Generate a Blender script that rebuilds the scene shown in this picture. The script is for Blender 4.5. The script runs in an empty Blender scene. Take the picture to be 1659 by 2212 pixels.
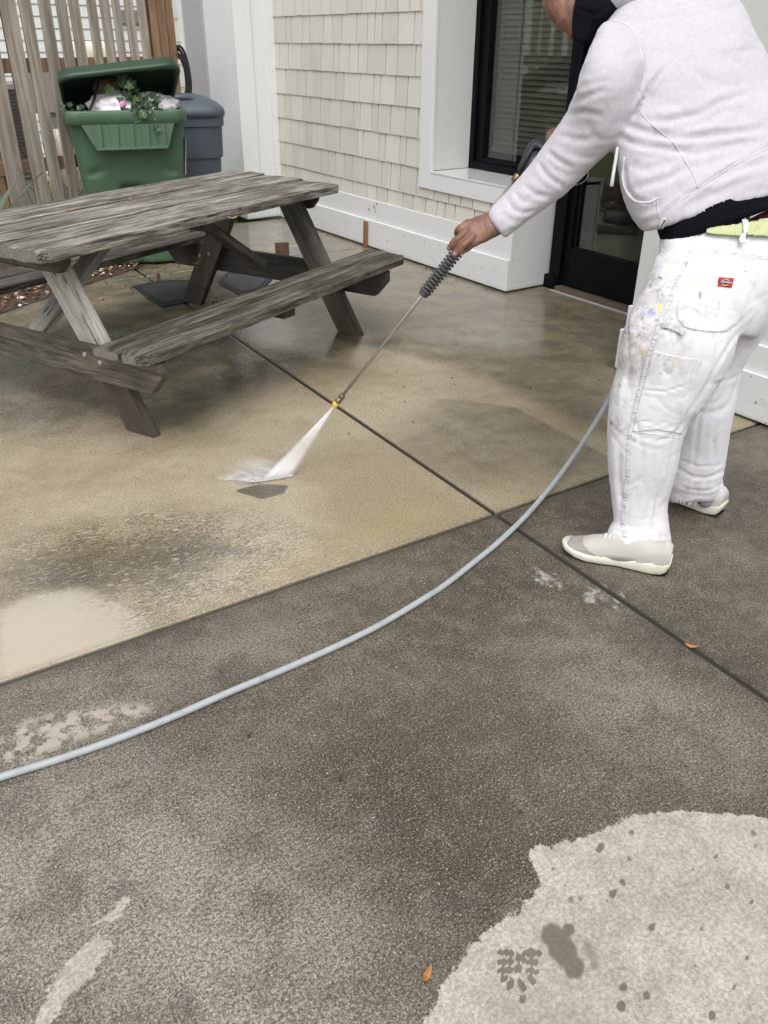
import bpy, bmesh, math, random
import numpy as np
from mathutils import Vector, Matrix
from mathutils.bvhtree import BVHTree
PI = math.pi
rnd = random.Random(7)
SC = bpy.context.scene
COL = SC.collection

# ------------------------------------------------------------------ camera
F = 1785.0                                   # focal length in units of a 1659 x 2212 frame
YAW, PITCH, ROLL, H = math.radians(55.95), math.radians(29.7), math.radians(0.4), 1.45
C0 = np.array([0.0, 0.0, H])
DV = np.array([math.cos(PITCH)*math.cos(YAW), math.cos(PITCH)*math.sin(YAW), -math.sin(PITCH)])
RV = np.cross(DV, [0, 0, 1]); RV /= np.linalg.norm(RV); UV = np.cross(RV, DV)
RV, UV = math.cos(ROLL)*RV + math.sin(ROLL)*UV, -math.sin(ROLL)*RV + math.cos(ROLL)*UV
cd = bpy.data.cameras.new('camera'); cam = bpy.data.objects.new('camera', cd); COL.objects.link(cam)
cd.sensor_fit = 'VERTICAL'; cd.sensor_height = 36; cd.lens = F/2212*36; cd.clip_start = .02; cd.clip_end = 300
M = Matrix.Identity(4)
for i in range(3):
    M[i][0], M[i][1], M[i][2], M[i][3] = RV[i], UV[i], -DV[i], C0[i]
cam.matrix_world = M
SC.camera = cam

# ------------------------------------------------------------------ sky, sun, exposure
W = bpy.data.worlds.new('World'); SC.world = W; W.use_nodes = True
nt = W.node_tree; nt.nodes.clear()
sky = nt.nodes.new('ShaderNodeTexSky'); sky.sky_type = 'NISHITA'; sky.sun_disc = False
SUN_EL, SUN_AZ = math.radians(58), math.radians(235)      # azimuth of the sun, counted from +X towards +Y
sky.sun_elevation = SUN_EL; sky.sun_rotation = math.radians(90) - SUN_AZ
sky.dust_density = 4; sky.air_density = 1.2
hs = nt.nodes.new('ShaderNodeHueSaturation'); hs.inputs['Saturation'].default_value = .16
bg = nt.nodes.new('ShaderNodeBackground'); bg.inputs['Strength'].default_value = .15
wo = nt.nodes.new('ShaderNodeOutputWorld')
wm = nt.nodes.new('ShaderNodeMix'); wm.data_type = 'RGBA'; wm.blend_type = 'MULTIPLY'; wm.inputs[0].default_value = 1; wm.inputs[7].default_value = (1.0, .985, .975, 1)
nt.links.new(sky.outputs[0], hs.inputs['Color']); nt.links.new(hs.outputs[0], wm.inputs[6]); nt.links.new(wm.outputs[2], bg.inputs[0]); nt.links.new(bg.outputs[0], wo.inputs[0])
sl = bpy.data.lights.new('sun', 'SUN'); sl.energy = .5; sl.angle = math.radians(35); sl.color = (1, .97, .93)
so = bpy.data.objects.new('sun', sl); COL.objects.link(so)
sd = Vector((math.cos(SUN_EL)*math.cos(SUN_AZ), math.cos(SUN_EL)*math.sin(SUN_AZ), math.sin(SUN_EL)))
so.rotation_euler = sd.to_track_quat('Z', 'Y').to_euler()
SC.view_settings.view_transform = 'Standard'; SC.view_settings.look = 'None'
SC.view_settings.gamma = 1; SC.view_settings.exposure = 0.68
SC.cycles.use_denoising = True
SC.cycles.max_bounces = 8; SC.cycles.volume_bounces = 3; SC.cycles.transparent_max_bounces = 16

# ------------------------------------------------------------------ helpers
def ray(x, y): return DV + RV*(x-829.5)/F - UV*(y-1106)/F
def onp(x, y, ax, v):
    w = ray(x, y); return C0 + (v-C0[ax])/w[ax]*w
def G(x, y, z=0.0): return onp(x, y, 2, z)
def P(x, y, D): return C0 + ray(x, y)*D
def proj(V):
    v = np.asarray(V)-C0; z = v@DV
    return np.stack([829.5+F*(v@RV)/z, 1106-F*(v@UV)/z], -1)
def sstep(a, b, x):
    t = np.clip((x-a)/(b-a), 0, 1); return t*t*(3-2*t)

def tag(o, label=None, cat=None, group=None, kind=None):
    if label: o['label'] = label
    if cat: o['category'] = cat
    if group: o['group'] = group
    if kind: o['kind'] = kind
    return o
def empty(name, loc=(0, 0, 0), rz=0, label=None, cat=None, group=None):
    o = bpy.data.objects.new(name, None); COL.objects.link(o); o.location = loc; o.rotation_euler = (0, 0, rz)
    o.empty_display_size = .1
    return tag(o, label, cat, group)
def link(name, me, mat=None, parent=None, smooth=False):
    o = bpy.data.objects.new(name, me); COL.objects.link(o)
    if mat is not None:
        for m in (mat if isinstance(mat, (list, tuple)) else [mat]): me.materials.append(m)
    if smooth:
        me.polygons.foreach_set('use_smooth', [True]*len(me.polygons))
    if parent is not None: o.parent = parent
    return o
def bm_obj(name, bm, mat=None, parent=None, smooth=False):
    me = bpy.data.meshes.new(name); bmesh.ops.recalc_face_normals(bm, faces=bm.faces); bm.to_mesh(me); bm.free()
    return link(name, me, mat, parent, smooth)
def pyd(name, v, f, mat=None, parent=None, smooth=False):
    me = bpy.data.meshes.new(name); me.from_pydata([tuple(map(float, p)) for p in v], [], f); me.update()
    return link(name, me, mat, parent, smooth)
def box(bm, x0, x1, y0, y1, z0, z1, bev=0):
    r = bmesh.ops.create_cube(bm, size=1)
    vs = r['verts']
    for v in vs: v.co = Vector(((x0+x1)/2+v.co.x*(x1-x0), (y0+y1)/2+v.co.y*(y1-y0), (z0+z1)/2+v.co.z*(z1-z0)))
    if bev:
        es = list({e for v in vs for e in v.link_edges})
        bmesh.ops.bevel(bm, geom=es, offset=bev, segments=2, affect='EDGES', profile=.5)
def boxo(name, b, mat, parent=None, bev=.003):
    bm = bmesh.new(); box(bm, *b, bev=bev); return bm_obj(name, bm, mat, parent)
def frame_from(t):
    t = Vector(t).normalized(); a = Vector((0, 0, 1)) if abs(t.z) < .9 else Vector((1, 0, 0))
    n = t.cross(a).normalized(); return n, t.cross(n).normalized()
def tube(bm, pts, r, seg=10, cap=True):
    pts = [Vector(p) for p in pts]; n = len(pts)
    rs = r if isinstance(r, (list, tuple)) else [r]*n
    rings = []; N = None
    for i, p in enumerate(pts):
        t = (pts[min(i+1, n-1)]-pts[max(i-1, 0)]).normalized()
        if N is None: N, B = frame_from(t)
        else:
            N = (N - t*N.dot(t)).normalized(); B = t.cross(N)
        rings.append([bm.verts.new(p+(N*math.cos(2*PI*k/seg)+B*math.sin(2*PI*k/seg))*rs[i]) for k in range(seg)])
    for a, b in zip(rings, rings[1:]):
        for k in range(seg): bm.faces.new((a[k], a[(k+1) % seg], b[(k+1) % seg], b[k]))
    if cap: bm.faces.new(rings[0][::-1]); bm.faces.new(rings[-1])
def smoothpts(p, n):
    p = [np.asarray(q, float) for q in p]; out = []
    for i in range(len(p)-1):
        a, b, c, d = p[max(i-1, 0)], p[i], p[i+1], p[min(i+2, len(p)-1)]
        for k in range(n):
            t = k/n; out.append(.5*((2*b)+(-a+c)*t+(2*a-5*b+4*c-d)*t*t+(-a+3*b-3*c+d)*t**3))
    out.append(p[-1]); return out
def prism(bm, pts, vec):
    """closed polygon of 3-D points extruded by vec"""
    a = [bm.verts.new(tuple(p)) for p in pts]; b = [bm.verts.new(tuple(np.asarray(p)+np.asarray(vec))) for p in pts]
    n = len(a); bm.faces.new(a[::-1]); bm.faces.new(b)
    for i in range(n): bm.faces.new((a[i], a[(i+1) % n], b[(i+1) % n], b[i]))

# ---- node helper
class NM:
    def __init__(s, name):
        s.m = bpy.data.materials.new(name); s.m.use_nodes = True; s.t = s.m.node_tree; s.n = s.t.nodes
        s.b = s.n['Principled BSDF']; s.out = s.n['Material Output']
    def node(s, ty, **k):
        n = s.n.new(ty)
        for a, v in k.items(): setattr(n, a, v)
        return n
    def lk(s, a, b): s.t.links.new(a, b)
    def setin(s, sock, v):
        if hasattr(v, 'node'): s.lk(v, sock)
        else: sock.default_value = v
    def coord(s, kind='Object', scale=None, rot=None):
        c = s.node('ShaderNodeTexCoord').outputs[kind]
        if scale is None and rot is None: return c
        m = s.node('ShaderNodeMapping'); s.lk(c, m.inputs[0])
        if scale is not None: m.inputs['Scale'].default_value = scale
        if rot is not None: m.inputs['Rotation'].default_value = rot
        return m.outputs[0]
    def noise(s, vec, scale, detail=4, rough=.55, dist=0, dim='3D', out=0):
        n = s.node('ShaderNodeTexNoise', noise_dimensions=dim); s.setin(n.inputs['Vector'], vec)
        n.inputs['Scale'].default_value = scale; n.inputs['Detail'].default_value = detail
        n.inputs['Roughness'].default_value = rough; n.inputs['Distortion'].default_value = dist
        return n.outputs[out]
    def voro(s, vec, scale, feature='F1', out='Distance'):
        n = s.node('ShaderNodeTexVoronoi', feature=feature); s.setin(n.inputs['Vector'], vec); n.inputs['Scale'].default_value = scale
        return n.outputs[out]
    def ramp(s, v, lo, hi, a=0., b=1., smooth=True):
        n = s.node('ShaderNodeMapRange', interpolation_type='SMOOTHSTEP' if smooth else 'LINEAR', clamp=True)
        s.setin(n.inputs[0], v)
        for i, q in zip((1, 2, 3, 4), (lo, hi, a, b)): n.inputs[i].default_value = q
        return n.outputs[0]
    def math(s, op, a, b=0.0, clamp=False):
        n = s.node('ShaderNodeMath', operation=op, use_clamp=clamp); s.setin(n.inputs[0], a); s.setin(n.inputs[1], b); return n.outputs[0]
    def mix(s, f, a, b, mode='MIX'):
        n = s.node('ShaderNodeMix', data_type='RGBA', blend_type=mode); s.setin(n.inputs[0], f)
        for k, v in ((6, a), (7, b)):
            if hasattr(v, 'node'): s.lk(v, n.inputs[k])
            else: n.inputs[k].default_value = (*v[:3], 1)
        return n.outputs[2]
    def attr(s, name, out='Fac'):
        n = s.node('ShaderNodeAttribute', attribute_name=name); return n.outputs[out]
    def bump(s, h, strength=.3, dist=.01, normal=None):
        n = s.node('ShaderNodeBump'); s.setin(n.inputs['Height'], h); s.setin(n.inputs['Strength'], strength)
        n.inputs['Distance'].default_value = dist
        if normal is not None: s.lk(normal, n.inputs['Normal'])
        return n.outputs[0]
    def bs(s, **k):
        for a, v in k.items():
            a = {'base': 'Base Color', 'rough': 'Roughness', 'metal': 'Metallic', 'normal': 'Normal', 'spec': 'Specular IOR Level',
                 'coat': 'Coat Weight', 'coatr': 'Coat Roughness', 'alpha': 'Alpha', 'trans': 'Transmission Weight', 'sheen': 'Sheen Weight',
                 'sss': 'Subsurface Weight'}.get(a, a)
            q = s.b.inputs[a]
            if hasattr(v, 'node'): s.lk(v, q)
            elif isinstance(v, (tuple, list)): q.default_value = (*v[:3], 1)
            else: q.default_value = v
        return s.m
def simple(name, col, rough=.6, var=.12, scale=9, bump=.0, bscale=80, metal=0, spec=.5, dirt=None, dirtamt=.5, dirtscale=6):
    s = NM(name); c = s.coord(); n = s.noise(c, scale, 5)
    base = s.mix(n, [x*(1-var) for x in col], [min(1, x*(1+var)) for x in col])
    if dirt is not None:
        d = s.noise(c, dirtscale, 8, .7); base = s.mix(s.ramp(d, .5, .8, 0, dirtamt), base, dirt)
    k = dict(base=base, rough=rough, metal=metal, spec=spec)
    if bump: k['normal'] = s.bump(s.noise(c, bscale, 4), bump, .004)
    return s.bs(**k)

# ------------------------------------------------------------------ materials
def wood_mat(name, light, dark, streak=.5, wet=0., moss=0.0, rough=.75, tone=1.0):
    s = NM(name); oi = s.node('ShaderNodeObjectInfo').outputs['Random']
    c0 = s.coord('Object'); off = s.node('ShaderNodeVectorMath', operation='SCALE'); off.inputs[0].default_value = (37, 23, 11); s.lk(oi, off.inputs['Scale'])
    ad = s.node('ShaderNodeVectorMath', operation='ADD'); s.lk(c0, ad.inputs[0]); s.lk(off.outputs[0], ad.inputs[1])
    def mp(sx, sy, sz):
        m = s.node('ShaderNodeMapping'); s.lk(ad.outputs[0], m.inputs[0]); m.inputs['Scale'].default_value = (sx*1.7, sy*1.25, sz*1.25); return m.outputs[0]
    warp = s.noise(mp(1.2, 6, 6), 1.0, 3, .5, 0, out=1)
    wv = s.node('ShaderNodeVectorMath', operation='MULTIPLY_ADD'); s.lk(warp, wv.inputs[0]); wv.inputs[1].default_value = (0, .9, .9); s.lk(mp(1.1, 26, 26), wv.inputs[2])
    g1 = s.noise(wv.outputs[0], 1.3, 7, .68, .2)
    g2 = s.noise(mp(5, 170, 170), 1.0, 4, .7, .3)
    g3 = s.noise(mp(.9, 3.5, 3.5), 1.6, 4, .6)
    k = s.math('ADD', s.math('MULTIPLY', g1, .55), s.math('MULTIPLY', g2, .45))
    f = s.ramp(k, .5-streak*.16, .5+streak*.16)
    col = s.mix(f, dark, light)
    f2 = s.ramp(g3, .38, .66)
    col = s.mix(s.math('MULTIPLY', f2, .62), col, [x*.55 for x in dark])
    sp = s.noise(mp(9, 30, 30), 2.2, 5, .75); col = s.mix(s.ramp(sp, .62, .72, 0, .75), col, (.018, .017, .016))
    if moss: 
        mo = s.noise(mp(2, 5, 5), 1.7, 5, .7); col = s.mix(s.ramp(mo, .5, .68, 0, moss), col, (.075, .085, .045))
    ck = s.noise(mp(.8, 34, 34), 1.0, 3, .5, .8); cl = s.ramp(s.math('ABSOLUTE', s.math('SUBTRACT', ck, .5)), .022, .006)
    cl = s.math('MULTIPLY', cl, s.ramp(s.noise(mp(2, 6, 6), 1, 2), .42, .52)); col = s.mix(s.math('MULTIPLY', cl, .9), col, (.012, .011, .010))
    kn = s.node('ShaderNodeTexVoronoi'); s.lk(mp(3.2, 9, 9), kn.inputs['Vector']); kn.inputs['Scale'].default_value = 1.0; kv = s.ramp(kn.outputs['Distance'], .16, .06); col = s.mix(s.math('MULTIPLY', kv, .7), col, (.03, .025, .02))
    h = s.math('SUBTRACT', s.math('ADD', s.math('MULTIPLY', g1, .8), g2), cl)
    r = s.ramp(g3, .3, .7, rough-.25*wet-.1, rough)
    return s.bs(base=col, rough=r, normal=s.bump(h, .55, .006), spec=.4+.3*wet)
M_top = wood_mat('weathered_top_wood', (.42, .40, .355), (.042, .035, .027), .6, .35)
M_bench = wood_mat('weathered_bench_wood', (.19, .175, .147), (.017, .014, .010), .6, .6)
M_topg = wood_mat('mossy_top_wood', (.40, .395, .36), (.07, .066, .054), .6, .3, moss=.6)
M_endgrain = simple('grey_end_grain', (.15, .14, .12), .85, .5, 50, bump=.5, bscale=120, dirt=(.05, .045, .04), dirtscale=30)
M_leg = wood_mat('pale_leg_wood', (.50, .485, .45), (.26, .25, .225), .9, .2, moss=.2)
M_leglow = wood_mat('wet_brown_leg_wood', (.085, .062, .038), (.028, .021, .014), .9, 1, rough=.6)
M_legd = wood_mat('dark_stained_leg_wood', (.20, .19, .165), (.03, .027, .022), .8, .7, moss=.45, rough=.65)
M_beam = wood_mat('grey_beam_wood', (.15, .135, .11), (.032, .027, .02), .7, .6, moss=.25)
M_beamd = wood_mat('dark_beam_wood', (.07, .065, .058), (.018, .017, .015), .8, .7)
def fence_wood(name, a, b):
    s = NM(name); oi = s.node('ShaderNodeObjectInfo').outputs['Random']
    c = s.coord('Object'); ad = s.node('ShaderNodeVectorMath', operation='ADD'); sc = s.node('ShaderNodeVectorMath', operation='SCALE')
    sc.inputs[0].default_value = (31, 17, 7); s.lk(oi, sc.inputs['Scale']); s.lk(c, ad.inputs[0]); s.lk(sc.outputs[0], ad.inputs[1])
    def mp(x, y, z):
        m = s.node('ShaderNodeMapping'); s.lk(ad.outputs[0], m.inputs[0]); m.inputs['Scale'].default_value = (x, y, z); return m.outputs[0]
    g = s.noise(mp(30, 30, 1.6), 1.2, 6, .65, .6); g3 = s.noise(mp(6, 6, 1.2), 1, 4)
    col = s.mix(s.ramp(g, .35, .65), b, a); col = s.mix(s.math('MULTIPLY', s.ramp(g3, .45, .75), .5), col, [x*.45 for x in b])
    col = s.mix(s.math('MULTIPLY', oi, .3), col, (.16, .13, .10))
    kn = s.voro(mp(9, 9, 2.4), 1.0); col = s.mix(s.ramp(kn, .10, .03, 0, .8), col, (.05, .035, .022))
    return s.bs(base=col, rough=.8, normal=s.bump(g, .35, .004))
M_picket = fence_wood('grey_picket_wood', (.44, .395, .335), (.235, .205, .165))
M_picketn = fence_wood('newer_brown_picket_wood', (.32, .20, .11), (.15, .085, .045))
def white_mat(name, col=(.70, .715, .72), dirt=.45, low=.22, rough=.45):
    s = NM(name); c = s.coord('Object'); z = s.node('ShaderNodeSeparateXYZ'); s.lk(c, z.inputs[0])
    n = s.noise(c, 3.5, 6, .65); base = s.mix(n, [x*.95 for x in col], [min(1, x*1.03) for x in col])
    sp = s.noise(c, 42, 3, .5); spm = s.ramp(sp, .70, .73)
    big = s.ramp(s.noise(c, 2.2, 2), .45, .6)
    lowm = s.ramp(z.outputs[2], low+.6, low-.1)
    base = s.mix(s.math('MULTIPLY', s.math('MULTIPLY', spm, lowm), .85), base, (.10, .095, .085))
    st = s.noise(s.coord('Object', (9, 9, 26)), 1, 6, .75)
    base = s.mix(s.math('MULTIPLY', s.math('MULTIPLY', s.ramp(st, .52, .75), s.ramp(z.outputs[2], low+.15, 0)), dirt), base, (.42, .41, .37))
    base = s.mix(s.ramp(z.outputs[2], .035, .0, 0, .55), base, (.25, .24, .19))
    nb = s.noise(c, 60, 3)
    return s.bs(base=base, rough=rough, normal=s.bump(nb, .08, .003))
M_white = white_mat('white_trim_paint')
M_whitec = white_mat('white_wall_paint', (.60, .62, .605), .3)
M_greyp = white_mat('pilaster_side_grey', (.36, .355, .375), .1)  # greyer tone for the side face behind the pilaster
def shingle_mat():
    s = NM('beige_shingle_paint'); oi = s.attr('tone'); c = s.coord('Object')
    g = s.noise(s.coord('Object', (60, 60, 5)), 1, 4, .6)
    base = s.mix(oi, (.575, .553, .50), (.655, .633, .58)); base = s.mix(s.math('MULTIPLY', g, .12), base, (.50, .475, .42))
    wp = s.noise(s.coord('Object', (2.2, 2.2, .55)), 1.6, 5, .6); base = s.mix(s.ramp(wp, .54, .70, 0, .5), base, (.70, .68, .635))
    dk = s.noise(c, 3.3, 6, .65); base = s.mix(s.ramp(dk, .56, .74, 0, .35), base, (.40, .375, .33))
    return s.bs(base=base, rough=.6, normal=s.bump(g, .18, .003))
M_shingle = shingle_mat()
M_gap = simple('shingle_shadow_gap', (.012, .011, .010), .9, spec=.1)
M_black = simple('black_painted_metal', (.003, .0035, .005), .45, .3, bump=.05, spec=.12)
M_bronze = simple('bronze_threshold', (.11, .085, .06), .5, .35, 25, dirt=(.03, .02, .015))
M_blind = simple('ivory_blind_slat', (.095, .092, .080), .55, .06)
M_darkroom = simple('dark_interior', (.006, .006, .006), .9)
M_curtain = simple('grey_interior_wall', (.075, .075, .067), .9)
def glass_mat():
    s = NM('window_glass'); fr = s.node('ShaderNodeFresnel'); fr.inputs[0].default_value = 1.5
    gl = s.node('ShaderNodeBsdfGlossy'); gl.inputs['Roughness'].default_value = .03; gl.inputs['Color'].default_value = (.9, .92, .92, 1)
    tr = s.node('ShaderNodeBsdfTransparent'); tr.inputs[0].default_value = (.86, .88, .85, 1)
    mx = s.node('ShaderNodeMixShader'); s.lk(s.math('MULTIPLY', fr.outputs[0], .2), mx.inputs[0]); s.lk(tr.outputs[0], mx.inputs[1]); s.lk(gl.outputs[0], mx.inputs[2])
    s.lk(mx.outputs[0], s.out.inputs[0]); s.n.remove(s.b); return s.m
M_glass = glass_mat()
M_siding = simple('white_vinyl_siding', (.66, .68, .70), .5, .04)
M_cream = simple('cream_plastic', (.66, .62, .52), .5, .08, dirt=(.4, .36, .27), dirtamt=.5)
M_ac = simple('grey_metal_louvre', (.22, .22, .21), .5, .1)
M_darkp = simple('black_rubber', (.015, .016, .018), .55, .3, 20, bump=.2)
M_green = simple('green_bin_plastic', (.060, .120, .068), .45, .16, 5, bump=.12, bscale=240, dirt=(.09, .14, .09), dirtamt=.5, dirtscale=4)
M_greenl = simple('worn_green_plastic', (.075, .138, .085), .5, .2, 9, bump=.1, bscale=240)
M_greend = simple('dark_green_bin_lid', (.026, .058, .034), .45, .15, 6, bump=.1, bscale=240)
M_slate = simple('slate_blue_bin_plastic', (.062, .080, .102), .45, .15, 5, bump=.12, bscale=200, dirt=(.08, .09, .105), dirtamt=.4)
M_bag = simple('white_plastic_bag', (.78, .77, .82), .35, .03, bump=.3, bscale=26)
M_pink = simple('pink_label', (.75, .25, .55), .5)
M_ivy = simple('ivy_leaf_green', (.022, .055, .022), .42, .45, 30)
M_ivy2 = simple('pale_ivy_leaf', (.06, .11, .035), .45, .4, 30)
M_blade = simple('strap_leaf_green', (.05, .085, .04), .5, .4, 12)
M_leafb = simple('dry_leaf_brown', (.15, .075, .038), .6, .5, 60)
M_leafo = simple('dry_leaf_orange', (.38, .16, .045), .55, .3, 60)
M_leaft = simple('dry_leaf_tan', (.30, .21, .115), .6, .3, 60)
M_leafd = simple('rotten_leaf_dark', (.035, .026, .018), .5, .4, 60)
M_pebble = simple('white_pebble', (.6, .58, .53), .7, .2, 20)
M_soil = simple('dark_soil', (.06, .045, .03), .9, .5, 30, bump=.8, bscale=60)
M_grassg = simple('lawn_ground', (.12, .15, .05), .9, .4, 14, bump=.5, bscale=60, dirt=(.26, .22, .11), dirtamt=.7, dirtscale=2)
M_grass = simple('grass_blade', (.13, .22, .05), .6, .5, 3)
M_hose = simple('pale_grey_hose_rubber', (.33, .36, .375), .5, .12, 40, bump=.25, bscale=160, dirt=(.13, .14, .14), dirtamt=.75, dirtscale=18)
M_steel = simple('scratched_steel', (.46, .43, .39), .38, .35, 70, metal=.85, bump=.2, bscale=200, dirt=(.2, .17, .13), dirtscale=40)
M_brass = simple('brass_fitting', (.26, .19, .10), .35, .3, 60, metal=.9)
M_grip = simple('dark_grey_rubber_grip', (.055, .055, .06), .6, .35, 50, bump=.25, bscale=160)
M_gun = simple('gun_grey_plastic', (.032, .035, .040), .45, .2, 30)
M_yel = simple('yellow_nozzle_plastic', (.75, .45, .05), .4, .15)
M_rust = simple('rusty_plate', (.10, .05, .028), .7, .5, 40, dirt=(.3, .28, .26))
M_galv = simple('galvanised_bracket', (.42, .43, .43), .45, .2, 30, metal=.5)
M_stake = simple('reddish_wood_stake', (.24, .11, .055), .7, .3, 30, bump=.3)
M_primer = simple('bare_grey_primer', (.22, .24, .23), .8)
# ------------------------------------------------------------------ ground
def ground_mat():
    s = NM('wet_concrete'); c = s.coord('Object')
    clean = s.attr('clean'); film = s.attr('film'); dry = s.attr('dry'); prt = s.attr('mark'); green = s.attr('green'); brown = s.attr('brown'); calm = s.attr('calm'); chalk = s.attr('chalk'); dirtj = s.attr('joint')
    nL = s.noise(c, 1.6, 5, .6); nM = s.noise(c, 6.5, 6, .62); nS = s.noise(c, 38, 5, .65); nF = s.noise(c, 125, 5, .75); nX = s.noise(c, 250, 3, .7)
    # dirty, wet concrete
    dirty = s.mix(s.ramp(nL, .32, .68), (.074, .060, .041), (.200, .173, .131))
    dirty = s.mix(s.math('MULTIPLY', s.attr('damp'), .9), dirty, (.355, .325, .28)); dirty = s.mix(s.ramp(nM, .42, .66, 0, .55), dirty, (.075, .058, .038)); nP = s.noise(c, 15, 5, .7); dirty = s.mix(s.ramp(nP, .46, .68, 0, .42), dirty, (.255, .228, .185)); dirty = s.mix(s.ramp(s.noise(c, 5, 7, .75, .6), .52, .60, 0, .4), dirty, (.07, .056, .038))
    dirty = s.mix(s.math('MULTIPLY', brown, s.ramp(nM, .3, .6)), dirty, (.095, .068, .042))
    tan = s.mix(s.ramp(nL, .35, .65), (.345, .285, .18), (.475, .415, .295))
    tan = s.mix(s.ramp(nM, .5, .78, 0, .5), tan, (.235, .18, .10))
    gm = s.math('MULTIPLY', green, s.ramp(s.math('ADD', nM, s.math('MULTIPLY', nS, .4)), .45, .85, .55, 1.15), True); tan = s.mix(gm, tan, (.090, .081, .056))  # green also carries the painted dark table reflection and ripples
    edge = s.math('ADD', clean, s.math('MULTIPLY', s.math('SUBTRACT', nS, .5), .35))
    col = s.mix(s.ramp(edge, .3, .7), dirty, tan)
    # fine sand texture and aggregate
    fs = s.ramp(nF, .38, .62); amt = s.ramp(clean, 0, 1, .95, .7)
    col = s.mix(amt, col, s.mix(fs, (.38, .36, .33), (1.14, 1.14, 1.14)), 'MULTIPLY')
    fs2 = s.ramp(nX, .40, .62); col = s.mix(s.ramp(clean, 0, 1, .45, .35), col, s.mix(fs2, (.22, .21, .2), (1.2, 1.2, 1.2)), 'MULTIPLY')
    col = s.mix(s.math('MULTIPLY', s.ramp(nX, .56, .70), s.ramp(clean, 0, 1, .95, .7)), col, (.40, .38, .34))
    vo = s.node('ShaderNodeTexVoronoi'); s.lk(c, vo.inputs['Vector']); vo.inputs['Scale'].default_value = 150
    vc = s.node('ShaderNodeSeparateColor'); s.lk(vo.outputs['Color'], vc.inputs[0])
    fl = s.math('MULTIPLY', s.ramp(vo.outputs['Distance'], .36, .2), s.ramp(vc.outputs[0], .90, .93))
    col = s.mix(s.math('MULTIPLY', fl, s.ramp(nS, .4, .6, .15, .8)), col, (.50, .46, .38))
    vo3 = s.node('ShaderNodeTexVoronoi'); s.lk(c, vo3.inputs['Vector']); vo3.inputs['Scale'].default_value = 230
    vc3 = s.node('ShaderNodeSeparateColor'); s.lk(vo3.outputs['Color'], vc3.inputs[0])
    fl3 = s.math('MULTIPLY', s.ramp(vo3.outputs['Distance'], .42, .22), s.ramp(vc3.outputs[0], .78, .84))
    col = s.mix(s.math('MULTIPLY', fl3, s.ramp(nP, .4, .6, .1, .6)), col, (.38, .35, .29))
    vo2 = s.node('ShaderNodeTexVoronoi'); s.lk(c, vo2.inputs['Vector']); vo2.inputs['Scale'].default_value = 60
    vc2 = s.node('ShaderNodeSeparateColor'); s.lk(vo2.outputs['Color'], vc2.inputs[0])
    fd = s.math('MULTIPLY', s.ramp(vo2.outputs['Distance'], .16, .08), s.ramp(vc2.outputs[1], .93, .95))
    col = s.mix(s.math('MULTIPLY', fd, .9), col, (.02, .017, .014))
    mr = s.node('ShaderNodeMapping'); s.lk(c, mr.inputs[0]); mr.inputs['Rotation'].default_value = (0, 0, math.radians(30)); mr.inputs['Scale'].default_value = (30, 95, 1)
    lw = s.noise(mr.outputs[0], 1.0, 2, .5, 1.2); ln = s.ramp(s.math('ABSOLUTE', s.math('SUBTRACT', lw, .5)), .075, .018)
    ln = s.math('MULTIPLY', s.math('MULTIPLY', ln, s.ramp(s.noise(c, 9, 3), .36, .54, .3, 1)), s.attr('ripple_tint'))
    col = s.mix(s.math('MULTIPLY', s.ramp(s.math('ADD', s.attr('sky_sheen'), s.math('MULTIPLY', s.math('SUBTRACT', nP, .5), .8)), .1, .8), .7), col, s.mix(s.ramp(s.math('ADD', nF, s.math('MULTIPLY', ln, .35)), .4, .95), (.50, .45, .36), (.28, .235, .16)))  # pale sky reflection of the puddle put into the colour
    col = s.mix(s.math('MULTIPLY', ln, .85), col, (.095, .076, .044)); l2 = s.ramp(lw, .56, .68); col = s.mix(s.math('MULTIPLY', s.math('MULTIPLY', l2, s.attr('ripple_tint')), .5), col, (.50, .44, .33))  # dark and bright ripple reflections drawn into the colour
    col = s.mix(s.math('MULTIPLY', s.attr('ochre'), .3), col, (.33, .245, .12))
    cr_ = s.ramp(s.math('ADD', s.noise(c, 22, 6, .7), s.math('MULTIPLY', nS, .4)), .66, .74); col = s.mix(s.math('MULTIPLY', s.math('MULTIPLY', cr_, s.attr('crust')), .85), col, (.40, .36, .30))
    # dry, pale concrete
    dn = s.math('ADD', dry, s.math('ADD', s.math('ADD', s.math('MULTIPLY', s.math('SUBTRACT', nS, .5), .042), s.math('MULTIPLY', s.math('SUBTRACT', nP, .5), .03)), s.math('MULTIPLY', s.math('SUBTRACT', nF, .5), .012)))
    dm = s.ramp(dn, -.0025, .003)
    dcol = s.mix(s.ramp(nM, .35, .7), (.375, .35, .305), (.50, .475, .425))
    dcol = s.mix(s.ramp(nL, .45, .7, 0, .35), dcol, (.27, .24, .20))
    dcol = s.mix(.8, dcol, s.mix(fs, (.62, .60, .57), (1.1, 1.1, 1.1)), 'MULTIPLY'); dcol = s.mix(.5, dcol, s.mix(s.ramp(nS, .3, .7), (.72, .70, .66), (1.1, 1.1, 1.1)), 'MULTIPLY')
    dcol = s.mix(s.ramp(nX, .58, .74, 0, .3), dcol, (.60, .58, .54))
    dcol = s.mix(s.math('MULTIPLY', fl, .4), dcol, (.66, .64, .58))
    dv = s.math('MULTIPLY', s.ramp(s.voro(s.coord('Object', (1, 1.4, 1)), 26), .13, .09), s.ramp(nM, .44, .5))
    dcol = s.mix(s.math('MULTIPLY', dv, .22), dcol, (.2, .18, .15))
    mk = s.ramp(s.math('ADD', prt, s.math('MULTIPLY', s.math('SUBTRACT', nF, .5), .3)), .22, .58)
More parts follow.
